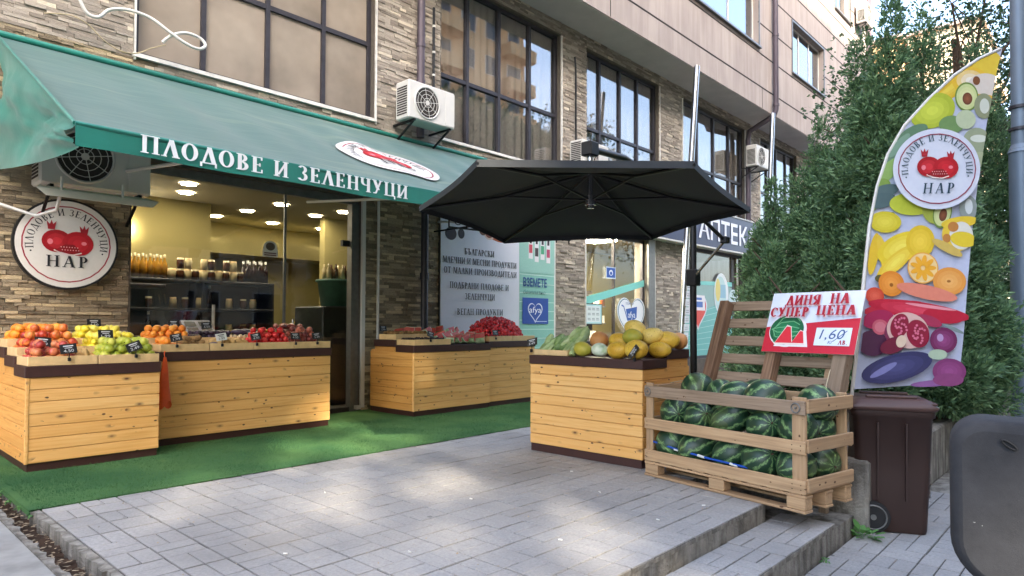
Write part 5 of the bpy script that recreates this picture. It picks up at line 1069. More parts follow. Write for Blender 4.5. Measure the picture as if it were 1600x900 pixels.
# price tags
for a in ((1.42, 6.765, .96, 'tilted black price tag above the red nectarines', -.12), (1.52, 6.36, .91, 'black price tag before the pinkish apples', .1), (2.02, 6.36, .92, 'tilted black price tag over the green apples', .35), (1.9, 6.77, 1.02, 'black price tag standing in the lemons', 0), (2.0, 7.5, 1.12, 'black price tag at the back by stone wall', 0)): price_tag(a[0], a[1], a[2], a[3], a[4], w_=.12, h=.08)
for a in ((2.52, 6.79, .985, 'black price tag between oranges and kiwis', .15, 0), (2.96, 6.79, .985, 'white price tag over the dark avocado', .15, 1), (3.33, 6.79, .985, 'black price tag at the left of the tomatoes', .2, 0), (3.78, 6.79, .985, 'black price tag between tomatoes and red onions', 0, 0), (4.05, 6.79, .985, 'black price tag at the right end of the onions', .1, 0), (2.75, 7.5, 1.12, 'dim black price tag behind the oranges', 0, 0), (3.1, 7.5, 1.1, 'dim black price tag behind the plums', .1, 0), (5.42, 7.4, 1.06, 'black price tag on the back tray by door', 0, 0), (5.6, 6.63, .99, 'black price tag leaning over the dates', -.3, 0), (6.86, 6.67, 1.0, 'black price tag at the left edge of radish mound', 0, 0), (7.6, 6.5, 1.0, 'black price tag leaning beside the corn cobs', 0, 0)):
    if a[3].endswith('corn cobs'): price_tag(4.74, 4.13, .96, a[3], .2, w_=.13, h=.07, facing='x')
    else: price_tag(a[0], a[1], a[2], a[3], a[4], bool(a[5]), w_=.11, h=.075)
price_tag(4.735, 2.99, .92, 'narrow black price tag among right front melons', .9, w_=.13, h=.05, facing='x')

# ================================================================== WATERMELON CRATE
CO = Vector((4.613, 2.826, 0)); CU = (Vector((4.346, 1.493, 0))-CO).normalized(); CW = Vector((-CU.y, CU.x, 0)); CL, CD = 1.36, .58
def cp(u, w_, z): return CO+CU*u+CW*w_+Vector((0, 0, z))
cr = thing('pallet_crate', 'slatted wooden pallet crate full of watermelons on the paving edge', 'crate', tuple(cp(CL/2, CD/2, 0)))
RF = axes(CU, -CW); RS = axes(CW, CU); RT = axes(CW, (0, 0, 1)); RU = axes(CU, (0, 0, 1)); RV = axes((0, 0, 1), -CW)
for w_ in (.04, CD/2, CD-.04): plank('skid_board', CL, .09, .018, cp(CL/2, w_, .011), RU, 'pallet_wood', cr)
for u in (.07, CL/2, CL-.07):
    for w_ in (.045, CD/2, CD-.045): plank('block', .13, .085, .075, cp(u, w_, .059), RU, 'pallet_wood', cr)
for w_ in (.045, CD/2, CD-.045): plank('stringer_board', CL, .09, .018, cp(CL/2, w_, .1065), RU, 'pallet_wood', cr)
for k in range(9): plank('deck_board', CD, .11, .018, cp(.06+k*(CL-.12)/8, CD/2, .126), RT, 'pallet_wood', cr)
for u, w_ in ((.035, .03), (CL-.055, .03), (.035, CD-.03), (CL-.055, CD-.03)): 
    plank('corner_post', .60, .095 if w_ < .1 and u > 1 else .07, .022, cp(u, w_-.0 if w_ < .1 else w_, .435), axes((0, 0, 1), -CW), 'pallet_wood', cr)
for z, mt in ((.165, 'pallet_wood'), (.415, 'pallet_wood'), (.668, 'pallet_old')):
    h = .085 if z < .6 else .088
    dz = 0
    plank('front_rail', CL, h, .02, cp(CL/2, .008, z), RF, mt, cr); plank('back_rail', CL, h, .02, cp(CL/2, CD-.008, z), RF, mt if z < .6 else 'pallet_wood', cr)
    plank('side_rail', CD-.02, h, .02, cp(CL+.002, CD/2+.01, z+.012), RS, 'pallet_wood', cr); plank('side_rail', CD-.02, h, .02, cp(-.002, CD/2+.01, z), RS, 'pallet_wood', cr)
b = MB()
for u, z in ((.04, .668), (CL-.06, .668)):
    c = cp(u, -.004, z); n_ = -CW; b.tube([c+n_*.004+CU*.03*math.cos(a)+Vector((0, 0, .03*math.sin(a))) for a in np.linspace(0, 6.283, 17)], .004, 5); b.cyl(c, c+n_*.012, .007, n=8)
b.build('iron_ring', 'frame_grey', cr)
b = MB()
for u in (.03, CL-.03, CL-.09):
    for z in (.15, .18, .40, .43): c = cp(u, -.003, z); b.cyl(c, c-CW*.0015, .004, n=6)
b.build('nail_heads', 'bark', cr)
WMm = [blob(.165, .128, .128, 'watermelon', 22, 14, rough=.03, seed=s) for s in (51,)]
def wm_mesh(seed, l):
    b = MB().mat('watermelon'); n, m = 22, 16; off = Vector((seed*5.1, 2, 0)); vs = []
    for j in range(m+1):
        th = math.pi*j/m
        for i in range(n):
            a = 2*math.pi*i/n; p = Vector((math.cos(th)*.13*l, math.sin(th)*math.cos(a)*.125, math.sin(th)*math.sin(a)*.122)); p *= 1+.035*noise.noise(p*9+off); vs.append(p)
    b.add(vs, [(j*n+i, j*n+(i+1) % n, (j+1)*n+(i+1) % n, (j+1)*n+i) for j in range(m) for i in range(n)], True)
    b.mat('bark').cyl((.128*l, 0, 0), (.145*l, .005, .004), .006, n=5)
    o = b.build('x', None, None, (0, 0, 0)); me = o.data; bpy.data.objects.remove(o); return me
WMm = [wm_mesh(s, l) for s, l in ((1, 1.0), (2, 1.15), (3, 1.3))]
k = 0
for lay, (z, us, ws) in enumerate(((.268, (.17, .43, .70, .96, 1.20), (.155, .42)), (.49, (.16, .42, .70, .95, 1.19), (.16, .42)), (.665, (.14, .36, .68, .92, 1.15), (.22, .42)))):
    for i, u in enumerate(us):
        for j, w_ in enumerate(ws):
            if lay == 2 and (i, j) not in ((0, 1), (1, 1), (2, 0), (2, 1), (3, 0), (4, 1)): continue
            uu = u+rs.uniform(-.03, .03)+(.05 if j % 2 else 0); zz = z+rs.uniform(-.015, .02)
            lab = 'striped watermelon, %s from the left in the %s row of the crate\'s %s layer' % (('first', 'second', 'third', 'fourth', 'fifth')[i], ('front', 'back')[j], ('bottom', 'middle', 'top')[lay])
            put(WMm[k % 3] if 0 < i < 3 else WMm[0], 'watermelon', cp(min(1.21, max(.15, uu)), min(.43, w_+rs.uniform(-.01, .02)), zz), lab, 'watermelon', 'watermelons in the crate, '+('bottom', 'middle', 'top')[lay]+' layer', (rs.uniform(0, 6.28), rs.uniform(-.6, .6), math.atan2(CU.y, CU.x)+rs.uniform(-1.1, 1.1)), rs.uniform(.9, 1.12)); k += 1
# blue strap lying inside the crate front
b = MB().mat('blue_plastic'); pts = [cp(.04, .032, .275), cp(.3, .032, .245), cp(.6, .032, .225), cp(.95, .032, .215)]; b.tube(pts, .009, 6); b.mat('tag_white')
for u in (.28, .5, .78): b.tube([cp(u, .031, .245-.03*(u-.3)/.6-.002), cp(u+.06, .031, .24-.03*(u-.3)/.6-.004)], .0105, 6)
tag(b.build('blue_strap'), 'blue and white plastic strap lying along the watermelons', 'strap')
# leaning pallet
PB = cp(.03, .66, .60); PUx = CU; PV = (CW*.30+Vector((0, 0, .76))).normalized(); PN = CU.cross(PV).normalized()
if PN.dot(CW) > 0: PN = -PN
def pp(u, v, n=0): return PB+PUx*u+PV*v+PN*n
lp = thing('wooden_pallet', 'weathered wooden pallet leaning upright behind the watermelon crate', 'pallet', tuple(pp(.6, 0, 0)))
RP = axes(PUx, PN); RPv = axes(PV, PN)
for i, v_ in enumerate((.04, .20, .36, .52, .68, .84)): plank('slat', 1.2, .085, .018, pp(.60, v_-.0, -.06), RP, 'pallet_old', lp)
for u, mt in ((.045, 'bark_wood'), (.60, 'bark_wood'), (1.155, 'pallet_old')): plank('stringer', .86, .085 if u < 1 else .1, .095, pp(u, .425, .0), RPv, mt, lp)
plank('slat', .1, .5, .02, pp(1.05, .2, -.08), RP, 'pallet_wood', lp)
for v_ in (.05,): plank('slat', 1.2, .09, .018, pp(.60, v_-.09, .058), RP, 'pallet_wood', lp)
# prop legs holding the pallet (posts behind the crate)
for u in (.1, 1.1): plank('prop', .9, .06, .04, cp(u, CD+.10, .28), axes((0, 0, 1), -CW), 'pallet_old', lp)
# sign on the pallet
sg = thing('price_sign', 'red and white watermelon price sign fixed on the leaning pallet', 'sign', tuple(pp(.8, .4, .08)))
SA = pp(.535, .39, .07); SU = (PUx*.998+PV*-.0).normalized(); SW, SH = .78, .53; SK = .943
SIGN_O, SIGN_U, SIGN_V = SA, SU, PV
b = MB(); b.T = Matrix((( SU.x, PV.x, PN.x, SA.x), (SU.y, PV.y, PN.y, SA.y), (SU.z, PV.z, PN.z, SA.z), (0, 0, 0, 1))); b.bbox((0, 0, -.008), (SW*SK, SH*SK, .0), .001); b.build('board', 'white_trim', sg)
pr = Print(planeP(SA+PN*.001, SU*SK, PV*SK, .0004*(1 if SU.cross(PV).dot(PN) > 0 else -1)))
pr.rect(0, 0, SW, SH, 'd4dcea'); pr.poly([(0, 0), (SW, 0), (SW, .30), (0, .22)], 'c42338')
pr.ell(.20, .19, .165, .145, 'e8e4e4', n=40); pr.poly([(.1, .05), (.40, .05), (.36, .2), (.2, .2)], 'e8e4e4'); pr.ell(.19, .195, .15, .13, '17603c', hi='2c8a58', n=40)
for k in range(6): pr.line([(.05+.01*abs(k-2.5), .2), (.09+.01*k, .09+.042*k), (.2+.01*k, .08+.048*k), (.30, .12+.03*k)], .008, '6fb07c')
for (x_, s_) in ((.17, 1), (.30, .72)): pr.poly([(x_-.07*s_, .065), (x_+.10*s_, .065), (x_+.06*s_, .075+.15*s_), (x_+.02*s_, .08+.16*s_)], 'e8d8d0'); pr.poly([(x_-.06*s_, .08), (x_+.09*s_, .08), (x_+.055*s_, .08+.14*s_), (x_+.02*s_, .085+.14*s_)], 'd8303c')
pr.rect(.45, .065, .735, .215, 'd8e0ea'); pr.sans('1,60', .485, .12, .085, '3f5a88', fit=.2, shear=.2); pr.line([(.60, .10), (.70, .19)], .006, '3f5a88'); pr.sans('кг', .56, .08, .035, '3f5a88', fit=.05, shear=.3)
pr.serif('ЛВ.', .645, .075, .035, '9c1a2a', fit=.075, bold=.05)
for c_, o_, bd in (('e8d8dc', -.003, .16), ('a81c30', 0, .08)):
    pr.serif('ДИНЯ', .15+o_, .405+o_, .088, c_, fit=.305, bold=bd); pr.serif('НА', .53+o_, .41+o_, .088, c_, fit=.16, bold=bd)
    pr.serif('СУПЕР', .035+o_, .30+o_, .082, c_, fit=.345, bold=bd); pr.serif('ЦЕНА', .44+o_, .31+o_, .082, c_, fit=.32, bold=bd)
pr.build('print', sg)
# twine
q = MB(); q.tube([pp(1.12, .27, .07), cp(CL-.1, CD*.75, .78), cp(CL-.02, CD*.55, .70)], .004, 5); q.tube([pp(.02, .12, .07), cp(.02, .6, .74), cp(.01, .3, .72)], .004, 5); tag(q.build('twine', 'rope'), 'pale twine tying the leaning pallet to crate', 'twine')

# ================================================================== RIGHT SIDE
# planter with soil
pl_ = thing('planter_wall', 'old concrete planter wall beside the brown wheelie bin', 'planter', (6, 1.4, -.3))
b = MB(); b.bbox((5.22, 1.36, -.33), (5.36, 3.4, .22), .02); b.build('side_wall', 'old_concrete', pl_)
b = MB(); b.bbox((5.361, 1.37, -.33), (18, 1.52, .19), .02); b.build('front_wall', 'old_concrete', pl_)
b = MB(); b.bbox((5.361, 3.26, -.33), (18, 3.4, .19), .02); b.build('back_wall', 'old_concrete', pl_)
b = MB(); b.grid(lambda u, v: (5.36+u*12.6, 1.5+v*1.78, .12+.05*noise.noise((u*40, v*7, 0))+.04*math.sin(v*3.1)), 130, 20); b.build('soil', 'soil', pl_)
V = []
for k in range(2500):
    x, y_, z = rs.uniform(5.4, 8.5), rs.uniform(1.52, 3.2), .17; s = rs.uniform(.01, .03); a = rs.uniform(0, 6.28); V.append([(x+s*math.cos(a+q), y_+s*.5*math.sin(a+q), z+rs.uniform(0, .03)) for q in (0, 1.3, 3.1, 4.5)])
o = bpy.data.objects.new('dead_leaves', tri_mesh('dead_leaves', np.array(V), 'leaf_litter', 4)); COL.objects.link(o); tag(o, kind='stuff', label='dead brown leaves lying on the planter soil')
# feather flag
fl = thing('feather_flag', 'tall printed fruit feather flag on a pole by the planter', 'flag', (5.44, 1.56, .15))
FK = 5.05/1033
FO = Vector((5.478, 1.555, 0)); FU = rv.copy()
def fq(px, py): return ((px-1335)*FK, 1.2+(507-py)*FK)
def fwave(u, v, k): 
    w_ = .015*math.sin(u*5+v*1.3)+.02*math.sin(v*2.1)
    return FO+FU*u+Vector((0, 0, v))-Vector((fv.x, fv.y, 0)).normalized()*(w_+.0006*k)
LE = [(1337, 607), (1350, 520), (1362, 430), (1374, 350), (1388, 285), (1405, 235), (1430, 190), (1465, 150), (1505, 112), (1545, 85), (1581, 68)]
RE = [(1506, 596), (1515, 520), (1524, 430), (1532, 360), (1540, 300), (1547, 250), (1554, 210), (1561, 170), (1568, 135), (1575, 100), (1584, 66)]
def at_y(E_, t):
    k = t*(len(E_)-1); i = min(int(k), len(E_)-2); f = k-i; return (E_[i][0]*(1-f)+E_[i+1][0]*f, E_[i][1]*(1-f)+E_[i+1][1]*f)
def fgrid(u, v):
    a, c = at_y(LE, v), at_y(RE, v); return (a[0]*(1-u)+c[0]*u, a[1]*(1-u)+c[1]*u)
b = MB()
b.grid(lambda u, v: fwave(*fq(*fgrid(u, v)), 0), 14, 60); b.grid(lambda u, v: fwave(*fq(*fgrid(u, v)), -6), 14, 60); b.build('cloth', 'white_trim', fl)
pr = Print(fwave)
nU, nV = 14, 60
pts = [fq(*fgrid(i/nU, j/nV)) for j in range(nV+1) for i in range(nU+1)]
pr._add(pts, [(j*(nU+1)+i, j*(nU+1)+i+1, (j+1)*(nU+1)+i+1, (j+1)*(nU+1)+i) for j in range(nV) for i in range(nU)], 'b9bfd6')
def clipx(py):  # left/right limits of the cloth at a height
    def lim(E_):
        for a, c in zip(E_, E_[1:]):
            if c[1] <= py <= a[1]: f = (a[1]-py)/(a[1]-c[1]); return a[0]+(c[0]-a[0])*f
        return None
    return lim(LE), lim(RE)
def fe(cx, cy, rx, ry, col, rot=0, hi=None, n=30):
    """ellipse in the print, trimmed to the cloth"""
    pr.k += 1; ca, sa = math.cos(R(rot)), math.sin(R(rot)); c0, c1 = lin(hi or col), lin(col); rings = []
    def lim(x, y):
        y = max(70, min(603, y)); a, c = clipx(y); 
        if a is not None: x = max(x, a)
        if c is not None: x = min(x, c)
        return x, y
    for r in range(0, 5):
        rings.append([lim(cx+math.cos(2*math.pi*i/n)*rx*r/4*ca-math.sin(2*math.pi*i/n)*ry*r/4*sa, cy+math.cos(2*math.pi*i/n)*rx*r/4*sa+math.sin(2*math.pi*i/n)*ry*r/4*ca) for i in range(n)])
    bs = len(pr.v)
    for rg in rings: pr.v += [pr.P(*fq(*q), pr.k) for q in rg]
    for r in range(4):
        c = [c0[j]*(3-r)/3+c1[j]*r/3 for j in range(4)]
        for i in range(n):
            pr.f.append([bs+r*n+i, bs+r*n+(i+1) % n, bs+(r+1)*n+(i+1) % n, bs+(r+1)*n+i]); pr.c.append(c)
def citrus(cx, cy, r, col, pale, edge):
    fe(cx, cy, r, r*1.03, edge); fe(cx, cy, r*.93, r*.96, pale); 
    for k in range(9):
        a = k*40; fe(cx+math.cos(R(a))*r*.5, cy+math.sin(R(a))*r*.5, r*.36, r*.155, col, a)
def avo(cx, cy, rx, ry, rot=-20): fe(cx, cy, rx, ry, '6f8a3c', rot); fe(cx, cy, rx*.88, ry*.88, 'c6cf90', rot, hi='e2dfa8'); fe(cx+1, cy+3, rx*.42, ry*.42, '6a3d28', rot, hi='94583a')
fe(1500, 130, 70, 16, 'd8b030', -36, hi='e8cc50'); fe(1478, 128, 50, 12, 'd9b232', -38); fe(1560, 95, 26, 24, 'e0c040'); fe(1530, 120, 30, 22, 'e2b838', hi='e8e0d0'); fe(1556, 128, 30, 20, 'd8ccc0'); fe(1545, 150, 34, 9, 'dcae30'); fe(1540, 120, 6, 7, '7a4a2a')
avo(1524, 146, 19, 23, 0); fe(1552, 160, 16, 20, '8d9272'); fe(1553, 160, 8, 12, 'cdd0c2')
fe(1470, 168, 36, 27, 'a9b537', -20, hi='c9d24e'); fe(1410, 240, 44, 18, '6c8a72', -35); fe(1400, 265, 40, 12, '8fae62', -40); fe(1500, 190, 20, 14, '6f8f58'); fe(1522, 182, 16, 15, 'b7c2a0'); fe(1440, 205, 26, 12, '5f7f62', -30); fe(1540, 215, 22, 20, '97a083'); fe(1543, 212, 14, 6, 'd2d6c8'); fe(1420, 222, 24, 7, '7c9a84', -50); fe(1384, 300, 30, 18, '7f9a48', -50); fe(1545, 245, 16, 12, 'a9b08c')
fe(1395, 295, 26, 10, '54696a', -15); fe(1390, 310, 26, 12, '4e6466', -10); fe(1440, 315, 36, 18, 'b9c13e'); fe(1475, 325, 20, 22, 'a7b04a'); fe(1408, 336, 6, 8, '4a5a34'); fe(1396, 344, 26, 17, 'c9b82f', 0, hi='dccd4a'); avo(1485, 330, 14, 24, 12); fe(1524, 322, 14, 20, '8b9490'); fe(1525, 320, 6, 12, 'ccd2d2')
fe(1375, 395, 8, 34, 'd9b330', 12); fe(1392, 400, 8, 36, 'dbb83c', -12); fe(1420, 385, 42, 22, 'dcc030', -25, hi='ecd95a'); fe(1410, 408, 40, 12, 'e0be38', -40, hi='ecd95a'); fe(1450, 375, 22, 26, 'd8b52c', 10, hi='eac945'); fe(1383, 434, 8, 6, '5a5630')
fe(1510, 345, 28, 9, 'dcbb34', -8); fe(1505, 365, 22, 26, 'dfbe3c'); fe(1512, 366, 18, 22, 'd6d3c8'); fe(1500, 352, 8, 8, 'b87a3a'); fe(1490, 370, 6, 7, 'b87a3a'); fe(1515, 372, 20, 12, 'dcc034', 10); fe(1490, 385, 26, 7, 'c9ac58', 30)
citrus(1452, 417, 24, 'e8a52c', 'e9c98c', 'e3a040'); fe(1400, 442, 21, 20, 'd8822a', hi='e79a44'); fe(1400, 444, 3, 3, '9a5a1c'); fe(1491, 438, 25, 22, 'dc9240', hi='e8ab62'); fe(1490, 438, 3, 2, 'a5662a'); fe(1372, 461, 15, 13, 'c8452f', hi='d8604a')
fe(1455, 455, 48, 11, 'd8806a', 12); fe(1400, 480, 50, 9, 'b9283c', -8); fe(1440, 484, 80, 14, 'b81e38', 8, hi='d24258'); fe(1480, 492, 32, 12, 'b31c36', 6); fe(1460, 478, 40, 2.5, 'e0909a', 8); fe(1375, 498, 26, 14, 'a32450', -12); fe(1458, 500, 20, 8, 'a13050', 20)
fe(1365, 535, 24, 20, '4b2440'); fe(1378, 510, 13, 12, 'c05a6a'); fe(1378, 510, 9, 8, 'cc7480'); fe(1395, 515, 10, 16, '7c3050', 20); fe(1422, 515, 34, 28, 'd4b0a6', 10); fe(1409, 508, 14, 20, '8e1c38', 25); fe(1438, 520, 18, 22, '8e1c38', -15); 
for k in range(34): a = k*2.4; q = k % 2; fe((1409 if q else 1438)+11*math.cos(a)*(k/34)**.5, (508 if q else 520)+15*math.sin(a)*(k/34)**.5, 2.0, 2.0, 'd4708a', n=8)
fe(1395, 538, 22, 12, '6d1a34', -20); fe(1408, 532, 8, 10, 'd8c0a8', 30); fe(1475, 530, 21, 20, '6b2450', hi='8e4478'); fe(1470, 526, 5, 6, 'b090b8'); fe(1490, 512, 18, 3, '7c8a8a', 25)
fe(1400, 572, 58, 21, '34335a', -14, hi='4a4a78'); fe(1378, 576, 24, 5, '7a7aac', -28); fe(1465, 552, 15, 8, 'a7b8a0'); fe(1482, 578, 26, 20, '7b3566', 0, hi='944a80'); fe(1460, 596, 40, 5, '8a5a90', -4); fe(1480, 591, 24, 10, '84406e')
pr.build('fruit_print', fl)
def lp_(u, v, k):
    p = fwave(*fq(1472, 262), 0); return fwave((1472-1335)*FK+u, 1.2+(507-262)*FK+v*1.0, 92+k*.6)
Lo = Print(lp_)
n = 60; Lo.k = 1
Lo.ell(0, 0, .325, .325*.95, 'cfd3e0', n=56); Lo.k += 14; Lo.arc(0, 0, .29, .27, 0, 360, .008, .008, '8c2440'); Lo.ring('•ПЛОДОВЕ И ЗЕЛЕНЧУЦИ•', 0, 0, .215, .048, '2c4a58', 198, -18); pomegranate(Lo, 0, .01, .32); Lo.serif('НАР', -.115, -.19, .08, '24404e', fit=.25, gap=.22, ital=.12); Lo.build('logo', fl)
q = MB(); q.tube([fwave(*fq(1327, 715), 1), fwave(*fq(1337, 607), 1)]+[fwave(*fq(x-1.5, y), 1) for x, y in LE[1:]], [.014]*5+[.010]*7); q.build('pole', 'white_metal', fl)
q = MB(); q.tube([fwave(*fq(*p), 1) for p in LE], .009, 6); q.build('pole_sleeve', 'white_trim', fl)
# wheelie bin
wb = thing('wheelie_bin', 'dark brown wheelie bin with its lid shut by planter', 'wheelie bin', (5.5, 1.1, -.29))
A = Vector((5.30, 1.395, 0)); B_ = Vector((5.455, 1.035, 0)); BU = (B_-A).normalized(); BW = Vector((-BU.y, BU.x, 0)); BL = .44; BWd = .42
if BW.dot(Vector((1, 0, 0))) < 0: BW = -BW
A = B_-BU*BL
def bp(u, w_, z): return A+BU*u+BW*w_+Vector((0, 0, z))
Z0, ZT = -.285, .585
def ringp(z, e):   # rounded rectangle, e = outward flare
    o = []; r = .05
    for cx, cy, a0 in ((BL+e-r, -e+r, -90), (BL+e-r, BWd+e-r, 0), (-e+r, BWd+e-r, 90), (-e+r, -e+r, 180)):
        for k in range(6): a = R(a0+k*18); o.append(bp(cx+r*math.cos(a), cy+r*math.sin(a), z))
    return o
b = MB(); prof = [(Z0, -.005), (Z0+.02, 0), (.1, .018), (ZT-.05, .035), (ZT-.04, .05), (ZT, .05)]
vs = []; [vs.extend(ringp(z, e)) for z, e in prof]; m = 24
b.add(vs, [(j*m+i, j*m+(i+1) % m, (j+1)*m+(i+1) % m, (j+1)*m+i) for j in range(len(prof)-1) for i in range(m)], True); b.add(vs, [tuple(range(m))[::-1]])
for z_ in (Z0+.02,): 
    for u in (.12, .30): b.bar(bp(u, -.012, -.05), bp(u+.0, -.038, .5), .012, .05)
wbo = b.build('body', 'bin_brown', wb)
b = MB(); prof = [(ZT+.003, .055), (ZT+.02, .07), (ZT+.035, .07), (ZT+.05, .045), (ZT+.075, .03), (ZT+.085, -.02)]
vs = []; [vs.extend(ringp(z, e)) for z, e in prof]; b.add(vs, [(j*m+i, j*m+(i+1) % m, (j+1)*m+(i+1) % m, (j+1)*m+i) for j in range(len(prof)-1) for i in range(m)], True); b.add(vs, [tuple(range((len(prof)-1)*m, len(prof)*m))])
b.bar(bp(.06, .06, ZT+.094), bp(BL-.05, .06, ZT+.094), .05, .02, bev=.006); b.bar(bp(.06, BWd-.06, ZT+.094), bp(BL-.05, BWd-.06, ZT+.094), .05, .02, bev=.006)
b.bar(bp(BL+.035, -.03, ZT+.055), bp(BL+.035, BWd+.03, ZT+.055), .05, .018, bev=.005); b.build('lid', 'bin_lid', wb)
q = MB(); q.cyl(bp(-.07, -.02, ZT+.0), bp(-.07, BWd+.02, ZT+.0), .016, n=10); 
for w_ in (.03, BWd-.03): q.bar(bp(-.07, w_, ZT), bp(0, w_, ZT+.01), .03, .04)
q.build('handle', 'bin_brown', wb)
for w_ in (-.055, BWd+.01):
    q = MB(); q.cyl(bp(.085, w_, Z0+.11), bp(.085, w_+.045, Z0+.11), .11, n=26); q.mat('rubber'); q.mats = ['rubber']; wl = q.build('wheel', None, wb); 
    q = MB(); q.tube([bp(.085+.085*math.cos(a), w_-.004, Z0+.11+.085*math.sin(a)) for a in np.linspace(0, 6.283, 25)], .006, 5); q.cyl(bp(.085, w_-.008, Z0+.11), bp(.085, w_, Z0+.11), .02, n=10); q.build('hub_cap', 'frame_grey', wl)
q = MB(); q.cyl(bp(.085, -.01, Z0+.11), bp(.085, BWd+.01, Z0+.11), .012); q.build('axle', 'frame_grey', wb)
o_ = bp(BL+.034, .07, -.02); nx_ = BU; pr = Print(lambda u, v, k: bp(BL+.024+.01*(v+.1)+.0005*k, .06+u, v+.02))
for i in range(5): pr.rect(.0, .08-.035*i-.01*(i % 2), .03+.012*(i % 3), .1-.035*i, 'b8a8a6')
pr.poly([(0, .12), (.05, .12), (.04, .2), (.02, .16), (.01, .2)], 'c8bcba'); pr.build('stamped_marks', wb)
# dark plastic box in the foreground
gb = thing('plastic_container', 'dark grey scuffed plastic container with rounded corners in foreground', 'container', (2.35, .2, -.3))
GO = Vector((0, 0, 1.2))+fv*1.8+r2*((1480-800)/1033*1.8); GO.z = 0; GUy = (GO-Vector((0, 0, 0))).normalized(); GU = Vector((GUy.y, -GUy.x, 0))
zt, zb, L_ = .952, .50, .62
def rr_poly(inset, n=9):
    o = []
    for cx, cz, r, a0 in ((.085, zt-.085, .085-inset*.8, 180), (L_-.085, zt-.085, .085-inset*.8, 90), (L_-.13, zb+.13, .13-inset*.8, 0), (.13, zb+.13, .13-inset*.8, -90)):
        for k in range(n):
            a = R(a0-90*k/(n-1)); x = cx+r*math.cos(a)*1.0; z = cz+r*math.sin(a)
            o.append((x, z))
    return o
b = MB(); n_ = len(rr_poly(0)); vs = []; layers = [(.030, .0), (.012, .006), (.003, .018), (0, .035), (0, .16), (.02, .185)]
for ins, dp in layers:
    for x, z in rr_poly(ins*1.2): 
        p = GO+GU*x+GUy*dp; vs.append((p.x, p.y, z-.035*x))
b.add(vs, [(j*n_+i, (j+1)*n_+i, (j+1)*n_+(i+1) % n_, j*n_+(i+1) % n_) for j in range(len(layers)-1) for i in range(n_)], True); b.add(vs, [tuple(range(n_)), tuple(range((len(layers)-1)*n_, len(layers)*n_))[::-1]])
b.build('shell', 'grey_plastic', gb)
q = MB(); c = GO+GU*.13+GUy*-.004; e = Vector((c.x, c.y, zt-.062)); q.tube([e+GU*.016*math.cos(a)+Vector((0, 0, .007*math.sin(a)-.01*math.cos(a))) for a in np.linspace(0, 6.283, 15)], .0028, 5); q.build('cap_ring', 'rubber', gb)
q = MB(); 
for x in (.12, .5): p = GO+GU*(x+.06)+GUy*.15; q.cyl((p.x, p.y, -.31), (p.x, p.y, zb+.02), .03)
q.build('leg', 'frame_grey', gb)
# street lamp
sl2 = thing('street_lamp', 'blue grey street lamp column behind the feather flag', 'street lamp', (11.25, 1.0, -.3))
q = MB(); q.cyl((11.25, 1.0, -.3), (11.25, 1.0, 3.6), .145, .135, 20); q.cyl((11.25, 1.0, 3.6), (11.25, 1.0, 9.5), .105, .08, 20); q.cyl((11.25, 1.0, 3.55), (11.25, 1.0, 3.66), .15, .11, 20); q.build('column', 'lamp_pole', sl2)
q = MB(); 
for z in (3.85, 4.15): MB().cyl((11.25, 1.0, z), (11.25, 1.0, z+.04), .13, n=16).build('strap_band', 'frame_dark', sl2); q = MB(); q.tube([(11.25, 1.0, 9.4), (11.0, .6, 9.9), (10.6, -.4, 10)], .05); q.bbox((10.4, -1.1, 9.93), (10.75, -.35, 10.08), .02); q.build('lamp_head', 'lamp_pole', sl2)

# ================================================================== PLANTS
def spray_crown(name, mat, blobs, N, ls, parent, seed, up=.35, aspect=.32, k=3, inner=.55, droop=0):
    """a crown of many small pointed leaf sprays spread through lumpy volumes"""
    g = np.random.default_rng(seed); cen, nrm = [], []
    vol = np.array([bb[3]*bb[4] for bb in blobs]); pr_ = vol/vol.sum()
    for bb, m in zip(blobs, (pr_*N).astype(int)):
        d = g.normal(size=(m, 3)); d /= np.linalg.norm(d, axis=1)[:, None]; r = inner+(1-inner)*g.random(m)**.45
        lump = 1+.20*np.sin(d[:, 0]*7+bb[0]*3)*np.sin(d[:, 2]*6+bb[1])+.14*np.sin(d[:, 1]*11+d[:, 2]*9+bb[2])
        cen.append(np.array(bb[:3])+d*(r*lump)[:, None]*np.array([bb[3], bb[3], bb[4]])); nrm.append(d)
    cen = np.concatenate(cen); nrm = np.concatenate(nrm); n = len(cen)
    out = []
    base = nrm+np.array([0, 0, up]); base /= np.linalg.norm(base, axis=1)[:, None]
    for j in range(k):
        ax = base+g.normal(0, .55, (n, 3)); ax[:, 2] -= droop; ax /= np.linalg.norm(ax, axis=1)[:, None]
        sd = np.cross(ax, g.normal(size=(n, 3))); sd /= np.linalg.norm(sd, axis=1)[:, None]
        L = ls*g.uniform(.6, 1.4, n)[:, None]; w_ = L*aspect; c = cen+g.normal(0, ls*.35, (n, 3))
        out.append(np.stack([c, c+ax*L*.45+sd*w_, c+ax*L, c+ax*L*.45-sd*w_], 1))
    V = np.concatenate(out); me = tri_mesh(name, V, mat, 4)
    o = bpy.data.objects.new(name, me); COL.objects.link(o); adopt(o, parent); WM[o.name] = Matrix(); return o
